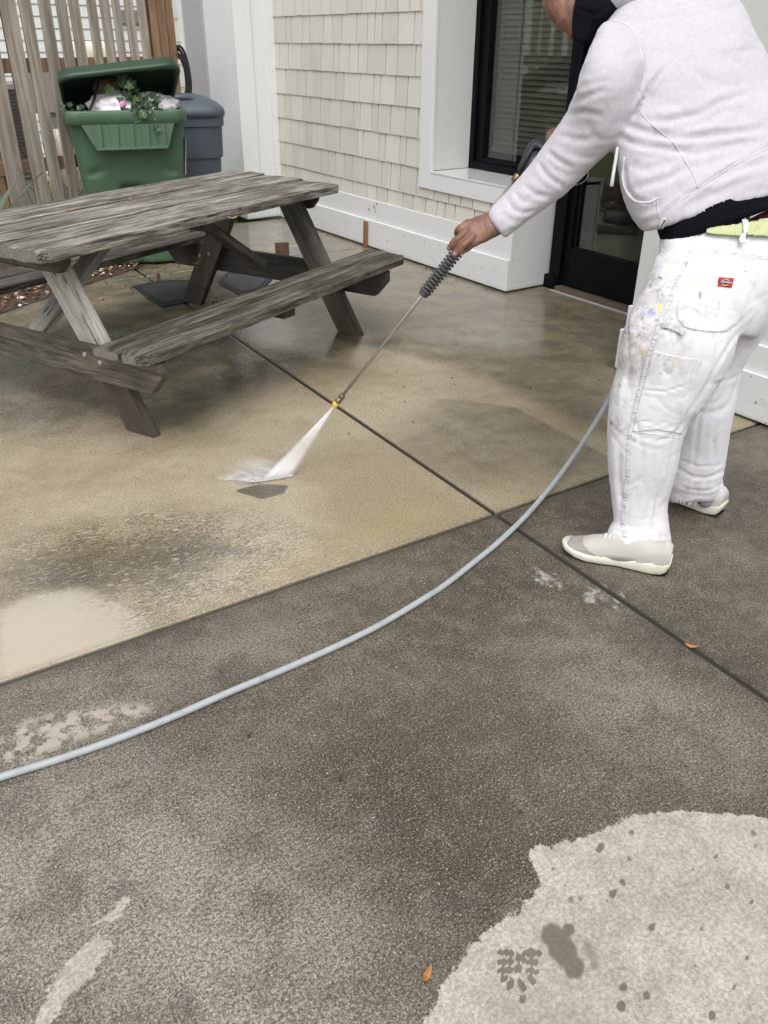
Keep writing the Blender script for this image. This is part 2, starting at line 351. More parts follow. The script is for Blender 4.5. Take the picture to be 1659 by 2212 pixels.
    dcol = s.mix(s.math('MULTIPLY', mk, .85), dcol, (.105, .090, .072)); dcol = s.mix(s.ramp(s.noise(c, 3.2, 4), .5, .7, 0, .35), dcol, (.25, .23, .19))
    col = s.mix(dm, col, dcol)
    col = s.mix(s.math('MULTIPLY', chalk, s.ramp(nS, .42, .58)), col, (.46, .45, .44))
    col = s.mix(dirtj, col, (.035, .032, .024))
    # roughness: damp, film of running water, dry
    r = s.math('ADD', s.ramp(nM, .3, .7, .40, .62), s.math('MULTIPLY', clean, -.06))
    fm = s.math('MULTIPLY', film, s.ramp(s.math('ADD', nM, s.math('MULTIPLY', film, .5)), .55, .85))
    r = s.math('ADD', s.math('MULTIPLY', r, s.math('SUBTRACT', 1, fm)), s.math('MULTIPLY', fm, .03))
    r = s.math('ADD', s.math('MULTIPLY', r, s.math('SUBTRACT', 1, dm)), s.math('MULTIPLY', dm, .85))
    grit = s.math('ADD', s.math('MULTIPLY', nF, .7), s.math('MULTIPLY', nX, .5))
    gs = s.math('ADD', .012, s.math('MULTIPLY', s.math('SUBTRACT', 1, fm), s.math('ADD', .32, s.math('MULTIPLY', clean, -.1))))
    b1 = s.bump(grit, gs, .004)
    m = s.node('ShaderNodeMapping'); s.lk(c, m.inputs[0]); m.inputs['Rotation'].default_value = (0, 0, math.radians(35)); m.inputs['Scale'].default_value = (1, 2.3, 1)
    rip = s.noise(m.outputs[0], 30, 3, .5, .9); rip2 = s.noise(m.outputs[0], 75, 2, .5, .5)
    rh = s.math('ADD', rip, s.math('MULTIPLY', rip2, .35))
    b2 = s.bump(rh, s.math('MULTIPLY', fm, s.ramp(calm, 0, 1, .8, .15)), .0022, b1)
    s.setin(s.b.inputs['IOR'], s.ramp(fm, 0, 1, 1.5, 1.75))
    return s.bs(base=col, rough=r, normal=b2, spec=s.math('ADD', s.ramp(dm, 0, 1, .5, .25), s.math('MULTIPLY', fm, .45)))
M_ground = ground_mat()

def poly_sd(pts, poly):
    """signed distance (positive inside) of Nx2 points to a polygon"""
    p = np.asarray(poly, float)[:, :2]; x = pts; d = np.full(len(x), 1e9); ins = np.zeros(len(x), bool)
    for i in range(len(p)):
        a, b = p[i], p[(i+1) % len(p)]; e = b-a; w = x-a
        t = np.clip((w@e)/max(e@e, 1e-12), 0, 1); q = w-t[:, None]*e; d = np.minimum(d, (q*q).sum(1))
        c1 = (a[1] <= x[:, 1]) & (b[1] > x[:, 1]); c2 = (b[1] <= x[:, 1]) & (a[1] > x[:, 1])
        cr = e[0]*w[:, 1]-e[1]*w[:, 0]
        ins ^= (c1 & (cr > 0)) | (c2 & (cr < 0))
    return np.where(ins, 1, -1)*np.sqrt(d)
def GP(l): return [G(*q)[:2] for q in l]
UA, VB = 1.745, 1.879
def xy(u, v): return u+.036*(v-VB), v-.016*(u-UA)
def axis_lines(segs, joints):
    L = []
    for a, b, st in segs: L += list(np.arange(a, b, st))
    L = [q for q in L if all(abs(q-j) > .027 for j in joints)]
    for j in joints: L += [j-.026, j-.018, j-.0145, j-.0115, j-.009, j-.007, j-.0045, j, j+.0045, j+.007, j+.009, j+.0115, j+.0145, j+.018, j+.026]
    L = sorted(L); o = [L[0]]
    for q in L[1:]:
        if q-o[-1] > .001: o.append(q)
    return np.array(o)
us = axis_lines([(-4, -.9, .3), (-.9, .45, .014), (.45, 1.0, .0055), (1.0, 3.5, .013), (3.5, 6.5, .12)], [UA])
vs = axis_lines([(-3, .1, .3), (.1, .95, .0055), (.95, 4.4, .013), (4.4, 7.3, .05)], [VB, 5.8])
Ug, Vg = np.meshgrid(us, vs); Xg, Yg = xy(Ug, Vg)
def groove(t): return -.016*(1-sstep(.005, .013, np.abs(t)))
jn = np.maximum.reduce([-groove(Ug-UA), -groove(Vg-VB), -groove(Vg-5.8)])
wob = .0006*np.sin(Ug*90+Vg*70)
Zg = -jn + wob*0
pts = np.stack([Xg.ravel(), Yg.ravel()], 1); nv = len(pts)
co = np.column_stack([pts, Zg.ravel()])
nx, ny = len(us), len(vs)
ii = (np.arange(ny-1)[:, None]*nx+np.arange(nx-1)[None]).ravel()
Fc = np.stack([ii, ii+1, ii+1+nx, ii+nx], 1)
# cut the patio off behind the planting bed
bedA, bedB = np.array([.827, 5.386]), np.array([1.245, 5.646]); bd = (bedB-bedA)/np.linalg.norm(bedB-bedA); bn = np.array([-bd[1], bd[0]])
cen = co[Fc].mean(1); pass
me = bpy.data.meshes.new('patio')
me.from_pydata(co.tolist(), [], Fc.tolist()); me.update()
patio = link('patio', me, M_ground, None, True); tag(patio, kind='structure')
def addattr(me, name, arr):
    a = me.attributes.new(name, 'FLOAT', 'POINT'); a.data.foreach_set('value', np.asarray(arr, np.float32))
def soft(poly, w): return sstep(-w, w, poly_sd(pts, poly))
Uf, Vf = Ug.ravel(), Vg.ravel()
wn = .03*np.sin(pts[:, 0]*9+1.3*np.sin(pts[:, 1]*7))+.02*np.sin(pts[:, 1]*23+pts[:, 0]*11)
# cleaned (tan) part: the whole left rear slab and most of the right rear one
clean = sstep(-.006, .006, Vf-VB)
unc = sstep(-.006, .012, poly_sd(pts, GP([(1340, 1000), (1115, 880), (960, 860), (700, 900), (850, 1130), (1340, 1100)])))*soft(GP([(1400, 985), (1115, 840), (1010, 830), (880, 915), (850, 960), (905, 1010), (985, 1050), (1180, 1050), (1400, 1010)]), .16)*sstep(UA, UA+.02, Uf)
far = sstep(-.14, .12, poly_sd(pts, GP([(700, 725), (900, 772), (1040, 812), (1180, 880), (1340, 955), (1700, 700), (1500, 400), (500, 300), (400, 700)])))*soft(GP([(745, 735), (900, 775), (1040, 815), (1160, 880), (1340, 960), (1500, 800), (1300, 600), (900, 560), (640, 470), (440, 470), (300, 560), (560, 640), (620, 700)]), .05)
und = soft(GP([(-200, 640), (300, 560), (720, 640), (820, 740), (720, 800), (540, 850), (400, 920), (0, 940), (-200, 940)]), .25)  # darker under the table: its dark reflection put into the ground colour
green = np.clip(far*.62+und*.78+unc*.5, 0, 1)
strip = soft(GP([(980, 1105), (760, 1195), (600, 1265), (560, 1240), (760, 1130), (900, 1080)]), .06)
green = np.clip(green+.0*strip, 0, 1)
# small uncleaned square in front of the spray
sq = sstep(-.016, .012, poly_sd(pts, GP([(508, 1060), (560, 1046), (622, 1048), (612, 1066), (566, 1078)])))
clean *= 1-sq
ripple_tint = soft(GP([(0, 1230), (200, 1180), (420, 1150), (500, 1190), (380, 1260), (150, 1290), (0, 1300)]), .10)  # dark ripples of the running water, painted as a darker area
green = np.clip(green+.75*ripple_tint, 0, 1)
near = soft(GP([(0, 1483), (1070, 1112), (1070, 1150), (0, 1530)]), .02); clean = np.maximum(clean, .28*near)
# old cleaned-looking pale crust by the hose
crust = soft(GP([(0, 1600), (60, 1555), (160, 1535), (310, 1520), (330, 1535), (250, 1570), (150, 1605), (60, 1650), (0, 1660)]), .02)
# films of water
f1 = soft(GP([(0, 700), (350, 720), (560, 700), (640, 760), (560, 880), (480, 960), (250, 990), (0, 960)]), .18)
f2 = soft(GP([(0, 1130), (330, 1110), (560, 1120), (700, 1190), (420, 1330), (100, 1430), (0, 1460)]), .14)
f3 = soft(GP([(500, 700), (600, 640), (800, 720), (790, 800), (640, 800), (570, 760)]), .12)
f4 = soft(GP([(380, 470), (700, 480), (900, 560), (1180, 640), (1320, 700), (1320, 800), (1000, 760), (760, 700), (560, 640), (200, 600)]), .2)
f5 = soft(GP([(480, 950), (900, 880), (1040, 1080), (700, 1180), (480, 1150)]), .15)
film = np.clip(f1+f2+f3+f4*.75+f5*.4, 0, 1)
film = np.maximum(film, .10*sstep(0, .01, Vf-VB))*sstep(-.004, .006, Vf-VB)
calm = np.clip(soft(GP([(0, 1330), (70, 1290), (170, 1270), (260, 1310), (290, 1350), (180, 1400), (0, 1460)]), .05)+f4+.6*f3+f5, 0, 1)
film = np.maximum(film, soft(GP([(0, 1310), (170, 1270), (290, 1340), (180, 1400), (0, 1450)]), .04))
# dry patches
dryp = [[(1250, 2500), (860, 2400), (916, 2212), (950, 2140), (985, 2090), (1020, 2040), (1050, 2010), (1090, 1990), (1140, 1955), (1148, 1935), (1165, 1910), (1140, 1830), (1180, 1822), (1225, 1818), (1300, 1795), (1360, 1762), (1430, 1755), (1520, 1752), (1600, 1757), (1700, 1775), (2400, 2050), (2400, 3200), (1250, 3200)],
        [(60, 2250), (120, 2110), (190, 2030), (260, 2012), (215, 2080), (195, 2110), (150, 2150), (110, 2212), (100, 2250)],
        [(188, 2003), (230, 1968), (275, 1930), (288, 1936), (255, 1980), (215, 1992)]]
dsd = np.full(nv, -1.0)
for q in dryp: dsd = np.maximum(dsd, poly_sd(pts, GP(q)))
crustv = crust*1.0
#dsd = np.maximum(dsd, (crust-1)*.05+.004 + .02*(np.sin(pts[:, 0]*70+2*np.sin(pts[:, 1]*55))*np.sin(pts[:, 1]*80+pts[:, 0]*31)) - .006)
# marks on the dry patch: a lug-sole print and a wet smear
mark = np.zeros(nv)
def blob(cx, cy, rx, ry, a=0.0):
    """rotated rectangle in frame units"""
    ca, sa = math.cos(a), math.sin(a)
    return GP([(cx+ca*u*rx-sa*v*ry, cy+sa*u*rx+ca*v*ry) for u, v in ((-1, -1), (1, -1), (1, 1), (-1, 1))])
lugs = [(1093, 2058, 17, 5.5, .05), (1149, 2058, 20, 5.5, .05), (1092, 2077, 18, 5.5, -.05), (1149, 2078, 13, 5.5, .1), (1092, 2096, 17, 6, 0), (1151, 2098, 14, 5.5, .3),
        (1121, 2068, 7, 7, .7), (1120, 2092, 8, 8, .7), (1103, 2126, 7, 12, .5), (1128, 2128, 7, 12, -.5), (1150, 2118, 11, 6, .6), (1088, 2114, 7, 6, .2)]
PXY = proj(np.column_stack([pts, np.zeros(nv)]))
def ell(cx, cy, rx, ry, a=0., pw=2.0, e=.16):
    dx, dy = PXY[:, 0]-cx, PXY[:, 1]-cy; u_ = (dx*math.cos(a)+dy*math.sin(a))/rx; v_ = (-dx*math.sin(a)+dy*math.cos(a))/ry
    return sstep(1+e, 1-e, (np.abs(u_)**pw+np.abs(v_)**pw)**(1/pw)+.10*np.sin(dx*.5+cx)*np.sin(dy*.6+cy))*(np.hypot(PXY[:, 0], PXY[:, 1]) < 4000)
for q in lugs: mark = np.maximum(mark, np.minimum(1, 1.5*ell(*q, pw=3.5, e=.25)))
for q in ((1192, 2020, 26, 26, 0), (1215, 2052, 30, 44, -.45), (1240, 2090, 24, 26, -.5), (1228, 2008, 14, 14, 0)): mark = np.maximum(mark, .72*ell(*q, 2, .55))
for q in ((1272, 2048, 16, 34, -.4), (1284, 2084, 14, 18, -.3)): mark = np.maximum(mark, .42*ell(*q, 2, .7))
for k in range(44):
    a, b = rnd.uniform(1100, 1640), rnd.uniform(1780, 2200)
    z_ = rnd.random()**2; mark = np.maximum(mark, rnd.uniform(.45, .9)*ell(a, b, 3+7*z_, 4+8*z_, rnd.uniform(-.5, .5), 2, .4))
chalk = np.zeros(nv)
for bx, by, n_ in ((1185, 1250, 14), (1298, 1295, 12), (1320, 1280, 4)):
    for k in range(n_):
        a = bx+rnd.uniform(-32, 32); b = by+(a-bx)*.25+rnd.uniform(-13, 13)
        chalk = np.maximum(chalk, .75*sstep(-.005, .005, poly_sd(pts, blob(a, b, rnd.uniform(5, 13), rnd.uniform(2, 3.5), rnd.uniform(.2, 1)))))
sky_sheen = soft(GP([(0, 1320), (70, 1285), (170, 1268), (280, 1320), (330, 1345), (300, 1375), (180, 1410), (0, 1470)]), .04)*.8+.25*soft(GP([(0, 1000), (500, 900), (760, 1150), (560, 1260), (330, 1330), (0, 1440)]), .2)*(1-.9*ripple_tint)  # where the sky mirrored in the wet slab is painted pale
sky_sheen = sky_sheen*sstep(-.0, .01, Vf-VB)*(1-sq)
swl = soft(GP([(0, 1180), (330, 1090), (540, 1110), (760, 1190), (520, 1290), (330, 1380), (250, 1310), (170, 1255), (0, 1300)]), .12)*sstep(0, .03, Vf-VB)  # extent of the painted ripple lines
damp = np.clip(soft(GP([(0, 1640), (300, 1640), (560, 1750), (760, 1900), (880, 2212), (800, 2500), (-300, 2500), (-300, 1640)]), .22)+.55*soft(GP([(0, 1500), (350, 1400), (700, 1330), (640, 1420), (200, 1600), (0, 1640)]), .1)+.35*soft(GP([(1150, 1300), (1659, 1560), (1659, 1700), (1350, 1600), (1080, 1400)]), .1), 0, 1)
brown = .6*np.clip(soft(GP([(700, 1500), (1100, 1480), (1250, 1600), (1130, 1900), (800, 1850), (650, 1650)]), .25), 0, 1)
jd = np.maximum(sstep(.0135, .009, np.abs(Uf-UA)), np.maximum(sstep(.0135, .007, np.abs(Vf-VB)), sstep(.0115, .006, np.abs(Vf-5.8))))
jd = np.maximum(jd, .28*sstep(.045, .012, np.abs(Uf-UA-.008))*sstep(.02, .0, Vf-VB)); jd = np.maximum(jd, .25*sstep(.05, .012, np.abs(Vf-VB+.01)))
for nme, ar in (('clean', clean), ('film', film), ('calm', calm), ('dry', dsd), ('mark', mark), ('green', green), ('brown', brown), ('chalk', chalk), ('joint', jd*.97), ('sky_sheen', sky_sheen), ('crust', crustv), ('ochre', strip), ('ripple_tint', swl), ('damp', damp)):
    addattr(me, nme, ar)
# lawn and soil further off
g = pyd('lawn_ground', [(-60, -60, -.06), (60, -60, -.06), (60, 60, -.06), (-60, 60, -.06)], [(0, 1, 2, 3)], M_grassg); tag(g, kind='structure')
q0 = bedA-bd*3; q1 = bedA+bd*1.75
g = pyd('planting_bed', [(*q0, .004), (*q1, .004), (*(q1+bn*1.0), .03), (*(q0+bn*3.2), .05)], [(0, 1, 2, 3)], M_soil); tag(g, kind='structure')

# ------------------------------------------------------------------ the shingled house
HX, TOP = 3.76, 4.3
house = empty('shingled_house', (3.76, 4.09, 0), 0, 'house wall of painted beige shingles with white trim, black window and black door', 'house')
def hp(name, b, mat, bev=.003):
    b = [b[0]-3.76, b[1]-3.76, b[2]-4.09, b[3]-4.09, b[4], b[5]]
    return boxo(name, b, mat, house, bev)
def shingles(name, y0, y1, zrows, ztop, x, parent, hole=None, seed=1, dx=3.76, dy=4.09):
    """rows of tapered shingles on a wall facing -X; each course laps over the one below"""
    r = random.Random(seed); V = []; Fs = []; T = []
    for i, z in enumerate(zrows):
        zt = (zrows[i+1] if i+1 < len(zrows) else ztop)
        y = y0 - r.uniform(0, .1)
        while y < y1:
            w = r.choice([.09, .12, .13, .15, .18, .21, .24])*r.uniform(.9, 1.1)
            a, b = max(y+.0048, y0), min(y+w-.0048, y1); y += w
            if b-a < .012: continue
            zz = z + r.uniform(-.0015, .0015); th = .0105+r.uniform(-.001, .001)
            if hole and a < hole[1] and zt > hole[0]: 
                if a > hole[1]-.0: continue
            segs = [(a, b, zz, zt)]
            if hole:
                hy, hz = hole     # region y < hy and z > hz is cut away
                segs = []
                if b <= hy:
                    if zz < hz: segs.append((a, b, zz, min(zt, hz)))
                elif a >= hy: segs.append((a, b, zz, zt))
                else:
                    segs.append((hy, b, zz, zt))
                    if zz < hz: segs.append((a, hy, zz, min(zt, hz)))
            for (p, q, c, d) in segs:
                if q-p < .008 or d-c < .01: continue
                f = (d-c)/(zt-z); k = len(V); t = r.random()
                xf, xb = x-th, x-th*(1-f)-.002*f
                V += [(xf-dx, p-dy, c), (xf-dx, q-dy, c), (xb-dx, q-dy, d), (xb-dx, p-dy, d), (x-dx+.002, p-dy, c), (x-dx+.002, q-dy, c), (x-dx+.002, q-dy, d), (x-dx+.002, p-dy, d)]
                Fs += [(k, k+3, k+2, k+1), (k, k+1, k+5, k+4), (k, k+4, k+7, k+3), (k+1, k+2, k+6, k+5), (k+3, k+7, k+6, k+2)]; T += [t]*8
    o = pyd(name, V, Fs, M_shingle, parent); addattr(o.data, 'tone', T); return o
rows = [.36, .472, .662, .854, 1.046, 1.238, 1.43, 1.622]+[1.622+.19*k for k in range(1, 15)]
shingles('shingle_wall', 4.19, 7.30, rows, TOP, 3.76, house, (5.12, .536), 3)
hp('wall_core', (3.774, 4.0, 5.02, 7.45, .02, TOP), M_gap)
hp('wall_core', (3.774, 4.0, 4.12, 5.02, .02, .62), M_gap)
hp('baseboard', (3.722, 3.764, 4.09, 7.28, .012, .212), M_white, .003)
hp('skirting_board', (3.742, 3.7635, 4.09, 7.28, .2122, .362), M_white, .002)
hp('corner_board', (3.744, 3.7637, 4.09, 4.187, .3622, .534), M_white, .002)
hp('return_panel', (3.7645, 4.12, 4.094, 4.119, .012, .62), M_white, .002)
hp('window_casing', (3.738, 3.7636, 4.09, 4.975, .536, .64), M_white, .003)
hp('window_casing', (3.736, 3.7638, 4.977, 5.115, .538, TOP-.3), M_white, .003)
hp('window_sill', (3.736, 4.1185, 4.088, 4.985, .6405, .656), simple('wet_sill_paint', (.60, .61, .61), .12), .003)
hp('window_reveal', (3.7642, 4.118, 4.987, 5.035, .657, TOP-.3), M_whitec, .002)
# window: frame, glass, blind
win = empty('window', (4.12-3.76, 4.99-4.09, .65)); win.parent = house
def wp(name, b, mat, bev=.003, par=None):
    b = [b[0]-4.12, b[1]-4.12, b[2]-4.99, b[3]-4.99, b[4]-.65, b[5]-.65]; return boxo(name, b, mat, par or win, bev)
bm = bmesh.new()
for b in ((4.08, 4.16, 4.94, 4.985, .657, 3.4), (4.105, 4.17, 4.862, 4.9395, .70, 3.4), (4.08, 4.16, 4.06, 4.94, .657, .705), (4.10, 4.165, 4.06, 4.86, .7055, .735), (4.07, 4.17, 3.965, 4.06, .001, 3.4)):
    box(bm, *[q-o for q, o in zip(b, (4.12, 4.12, 4.99, 4.99, .65, .65))], bev=.003)
bm_obj('frame', bm, M_black, win)
wp('glass', (4.128, 4.133, 4.06, 4.86, .736, 3.4), M_glass, 0)
bm = bmesh.new()
for k in range(74):
    z = .815+k*.034; a = 1.12
    c, s_ = math.cos(a)*.024, math.sin(a)*.024
    prism(bm, [(4.19-4.12-c, 4.075-4.99, z-.65-s_), (4.19-4.12+c, 4.075-4.99, z-.65+s_), (4.19-4.12+c, 4.075-4.99, z-.647+s_), (4.19-4.12-c, 4.075-4.99, z-.647-s_)], (0, .775+.006*rnd.uniform(-1, 1), 0))
box(bm, .045, .095, -.915, -.14, .125, .145, .002)
bl = bm_obj('blind', bm, M_blind, win)
bm = bmesh.new()
for yy in (-.75, -.35, -.2): tube(bm, [(.045, yy, .14), (.045, yy, 2.6)], .0015, 5)
bm_obj('blind_cord', bm, M_blind, win)
bm = bmesh.new()   # the dark room behind the panes, open towards them
for b in ((6.3, 6.32, 2.6, 5.3, 0, 3.4), (4.17, 6.3, 5.28, 5.3, 0, 3.4), (4.17, 6.3, 2.6, 2.62, 0, 3.4), (4.17, 6.3, 2.6, 5.3, 3.4, 3.42), (4.17, 6.3, 2.6, 5.3, -.02, -.005)):
    box(bm, *[q-o for q, o in zip(b, (3.76, 3.76, 4.09, 4.09, 0, 0))])
bm_obj('dark_room', bm, M_darkroom, house)
hp('room_partition', (4.9, 4.95, 3.55, 4.05, 0, 3.3), M_curtain)
hp('room_partition', (4.6, 4.62, 4.52, 4.62, .3, 3.3), M_curtain)
# door
door = empty('door', (4.12-3.76, 3.96-4.09, 0)); door.parent = house
def dp(name, b, mat, par=None, bev=.003):
    b = [b[0]-4.12, b[1]-4.12, b[2]-3.96, b[3]-3.96, b[4], b[5]]; return boxo(name, b, mat, par or door, bev)
bm = bmesh.new()
for b in ((4.10, 4.15, 3.915, 3.96, .035, 2.2), (4.115, 4.15, 3.885, 3.9145, .29, 2.2), (4.10, 4.15, 2.7, 3.9145, .035, .285), (4.1, 4.15, 2.73, 3.9145, 2.2, 2.4)):
    box(bm, *[q-o for q, o in zip(b, (4.12, 4.12, 3.96, 3.96, 0, 0))], bev=.003)
bm_obj('door_frame', bm, M_black, door)
dp('glass', (4.126, 4.131, 2.73, 3.885, .286, 2.2), M_glass, None, 0)
dp('handle', (4.03, 4.05, 2.86, 2.885, .8, 1.2), M_steel, None, .005)
dp('threshold', (4.045, 4.16, 2.73, 3.97, .002, .032), M_bronze, None, .004)
hp('door_jamb', (4.055, 4.16, 3.98, 4.088, .002, .09), M_black, .006)
hp('caulk_strip', (4.018, 4.043, 2.73, 3.99, .001, .007), simple('pale_mortar', (.34, .34, .33), .9, .4, 90), 0)
hp('lintel_panel', (3.762, 4.16, 2.73, 4.99, 3.42, TOP), M_whitec)
# wall on the right of the recessed door
hp('side_wall', (3.262, 4.3, -.2, 2.662, .02, TOP), M_whitec, .004)
hp('side_baseboard', (3.222, 3.2615, -.2, 2.682, .012, .212), M_white, .003)
hp('side_skirting_board', (3.240, 3.2617, -.2, 2.667, .2122, .33), M_white, .002)
# pilaster at the far end
hp('pilaster', (3.392, 3.762, 7.302, 7.9, .012, TOP), M_white, .003)
hp('pilaster_board', (3.388, 3.545, 7.283, 7.3015, .013, TOP), M_white, .003)
hp('pilaster_board', (3.70, 3.7585, 7.283, 7.3015, .013, TOP), M_white, .003)
hp('grey_side_board', (3.376, 3.70, 7.901, 8.35, .012, TOP), M_greyp, .02)
hp('far_trim', (3.36, 3.70, 8.351, 8.42, .012, TOP), M_white, .004)
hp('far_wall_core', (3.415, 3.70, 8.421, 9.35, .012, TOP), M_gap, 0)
shingles('far_shingle_wall', 8.421, 9.1, [.1+.19*k for k in range(22)], TOP, 3.404, house, None, 8)
hp('far_corner_board', (3.375, 3.404, 9.1, 9.35, .012, TOP), M_white, .003)
# paint chips scraped off the skirting board, wall stake
for q in ((808, 447, 3, 5), (814, 441, 3, 4), (797, 452, 3, 6), (811, 455, 1.4, 9)):
    bm = bmesh.new(); c = onp(q[0], q[1], 0, 3.7405)
    prism(bm, [c+np.array([0, math.cos(a)*q[2]*.0030*rnd.uniform(.7, 1.2), math.sin(a)*q[3]*.0026*rnd.uniform(.7, 1.2)]) - np.array([3.76, 4.09, 0]) for a in np.linspace(0, 2*PI, 9)[:-1]], (.0008, 0, 0))
    bm_obj('bare_paint_patch', bm, M_primer, house)
st = empty('wooden_stake', tuple(onp(789, 531, 0, 3.705)*np.array([1, 1, 0])), 0, 'short reddish brown wood stake leaning upright against the white baseboard', 'stake')
a = onp(789, 531, 0, 3.705); hgt = onp(786, 477, 0, 3.705)[2]
o = boxo('stake_board', (-.008, .008, -.022, .022, 0, hgt), M_stake, st, .002); o.rotation_euler = (math.radians(2), 0, 0)

# ------------------------------------------------------------------ neighbouring house, behind the fence
nb = empty('neighbour_house', (0, 11.2, 0), 0, 'white vinyl sided neighbouring house seen through the picket fence', 'house')
V = []; Fs = []
for k in range(31):
    z = -.1+k*.118; i = len(V)
    V += [(-7, -.014, z), (6.5, -.014, z), (6.5, 0, z+.118), (-7, 0, z+.118), (-7, .0, z), (6.5, .0, z)]
    Fs += [(i, i+1, i+2, i+3), (i+4, i+5, i+1, i)]
pyd('siding', V, Fs, M_siding, nb)
boxo('wall_core', (-7, 6.5, .005, 5, -.05, 3.55), M_siding, nb, 0)
bm = bmesh.new(); prism(bm, [(-7.3, -.5, 3.56), (-7.3, 2.5, 4.3), (-7.3, 5.5, 3.56)], (14.1, 0, 0)); bm_obj('roof', bm, simple('dark_roof_shingle', (.07, .065, .06), .9, .3, 30), nb)
boxo('corner_board', (6.5, 6.62, -.03, .1, -.05, 3.55), M_white, nb)
wv = onp(290, 30, 1, 11.15)
boxo('wall_vent', (wv[0]-.16, wv[0]+.16, -.05, -.016, wv[2]-.1, wv[2]+.04), M_ac, nb)

def capbox(name, px, Y, w, d, z0, z1, mat, label, cat, r=.1):
    p = onp(px, 90, 1, Y); e = empty(name, (p[0], Y, 0), .1, label, cat)
    bm = bmesh.new(); box(bm, -w/2, w/2, -d/2, d/2, z0, z1, 0)
    vs = [q for q in bm.edges if abs(q.verts[0].co.z-z1) < .01 and abs(q.verts[1].co.z-z1) < .01 or abs(q.verts[0].co.z-q.verts[1].co.z) > .1]
    bmesh.ops.bevel(bm, geom=vs, offset=r, segments=5, affect='EDGES', profile=.5)
    bm_obj('tank_body', bm, mat, e, True); return e
a = capbox('water_tank', 115, 8.6, .40, .4, 0, .72, M_cream, 'low cream tank with a rounded top behind the fence beside the green bin', 'tank')
boxo('tank_base', (-.25, .25, -.25, .25, -.05, .02), M_ac, a)
a = capbox('pressure_tank', 192, 9.6, .42, .35, .9, 1.43, M_cream, 'tall cream tank with a rounded white top behind the fence rail', 'tank')
boxo('tank_leg', (-.16, -.12, -.1, .1, 0, .9), M_ac, a); boxo('tank_leg', (.12, .16, -.1, .1, 0, .9), M_ac, a)
ax = onp(-12, 240, 1, 8.2)
ac = empty('air_conditioner', (ax[0], 8.2, 0), 0, 'grey louvred air conditioner unit behind the leftmost pickets', 'air conditioner')
boxo('cabinet', (-.38, .32, 0, .5, .38, 1.12), M_ac, ac, .01)
bm = bmesh.new()
for k in range(24): box(bm, -.36, .30, -.014, -.002, .42+k*.028, .434+k*.028)
bm_obj('louvre_grille', bm, simple('black_louvre', (.05, .05, .05), .6), ac); boxo('stand', (-.34, .28, .02, .48, .0, .38), M_ac, ac)
gb = onp(112, 190, 1, 8.9)
ub = empty('utility_box', (gb[0], 8.9, 0), .05, 'flat grey utility box on a post behind the fence, above the low cream tank', 'utility box')
boxo('box_door', (-.24, .22, 0, .12, .84, 1.2), simple('weathered_grey_paint', (.25, .24, .22), .7), ub, .006); boxo('post', (-.04, .04, .03, .1, 0, .84), M_ac, ub)
# black hose reel hanging at the end of the fence
hc = onp(388, 160, 1, 7.6)
hr = empty('coiled_black_hose', tuple(hc), 0, 'coiled black hose hanging beyond the end of the fence by the white corner board', 'hose')
bm = bmesh.new()
for k in range(7):
    rr = .10+.018*(k % 3); pp = []
    for i in range(33):
        a = 2*PI*i/32; pp.append((math.cos(a)*rr*.75+.01*k-.03, -.02+.018*k, math.sin(a)*(rr*1.75)+.02*math.sin(a*3+k)-.03))
    tube(bm, pp, .011, 7, False)
bm_obj('hose_coil', bm, M_darkp, hr, True)
boxo('hanger_bracket', (-.012, .012, -.02, .18, .17, .2), M_black, hr)
pk = onp(200, 425, 1, 8.3)
pp_ = empty('black_drain_pipe', (pk[0]-.5, 8.3, .02), .1, 'ribbed black drain pipe lying on the grass behind the fence', 'pipe')
bm = bmesh.new(); tube(bm, [(i*.02, 0, .05) for i in range(70)], [.05+.006*(i % 2) for i in range(70)], 12); bm_obj('ribbed_pipe', bm, M_darkp, pp_, True)

# ------------------------------------------------------------------ picket fence
fd = np.array([math.cos(math.radians(22)), math.sin(math.radians(22))]); fn = np.array([-fd[1], fd[0]])
fo = np.array([1.62, 6.71])
fence = empty('picket_fence', (fo[0], fo[1], 0), math.radians(22), 'weathered grey and brown wooden picket fence behind the green bin', 'fence')
def fpos(px, py):      # distance along the fence of a frame point lying in its plane
    w = ray(px, py); k = ((fo-C0[:2])@fn)/(w[:2]@fn); q = C0+k*w; return float((q[:2]-fo)@fd), float(q[2])
pick = [(-120, -60, 0), (-62, -3, 0), (0, 27, 0), (29, 72, 0), (72, 99, -1)]
edges = [(-75, -20), (-12, 28), (29, 60), (68, 98), (105, 132), (141, 167), (174, 197), (205, 228), (233, 252), (260, 281), (288, 307)]
last = None
for i, (a, b) in enumerate(edges):
    s0, s1 = fpos(a, 0)[0], fpos(b, 0)[0]
    w = min(.13, max(.06, (s1-s0)*.8))
    o = boxo('picket', (-w/2, w/2, -.012, .009, .36+.008*math.sin(i*2.3), 2.35), M_picket, fence, .003)
    o.location = (s0+w/2, -.045, 0); o.rotation_euler = (0, rnd.uniform(-.008, .012), rnd.uniform(-.05, .05))
    last = s0
for j in range(3):
    o = boxo('picket', (-.036, .036, -.012, .009, .36, 2.35), M_picketn, fence, .003)
    o.location = (fpos(311+j*17, 0)[0]+.036, -.045+.0005*j, 0)
o = boxo('picket', (-.05, .05, -.012, .009, .36, 2.35), M_picketn, fence, .003); o.location = (fpos(22, 0)[0], .062, 0)
for zz in (1.245, .62):
    boxo('rail', (-1.4, 1.22, -.032, .006, zz, zz+.088), M_picketn, fence, .004)
e0 = fpos(362, 60)[0]-.10
boxo('post', (e0-.085, e0+.01, .008, .10, 0, 2.4), M_picketn, fence, .004)
boxo('post', (-.42, -.33, .008, .10, 0, 2.4), M_picketn, fence, .004)

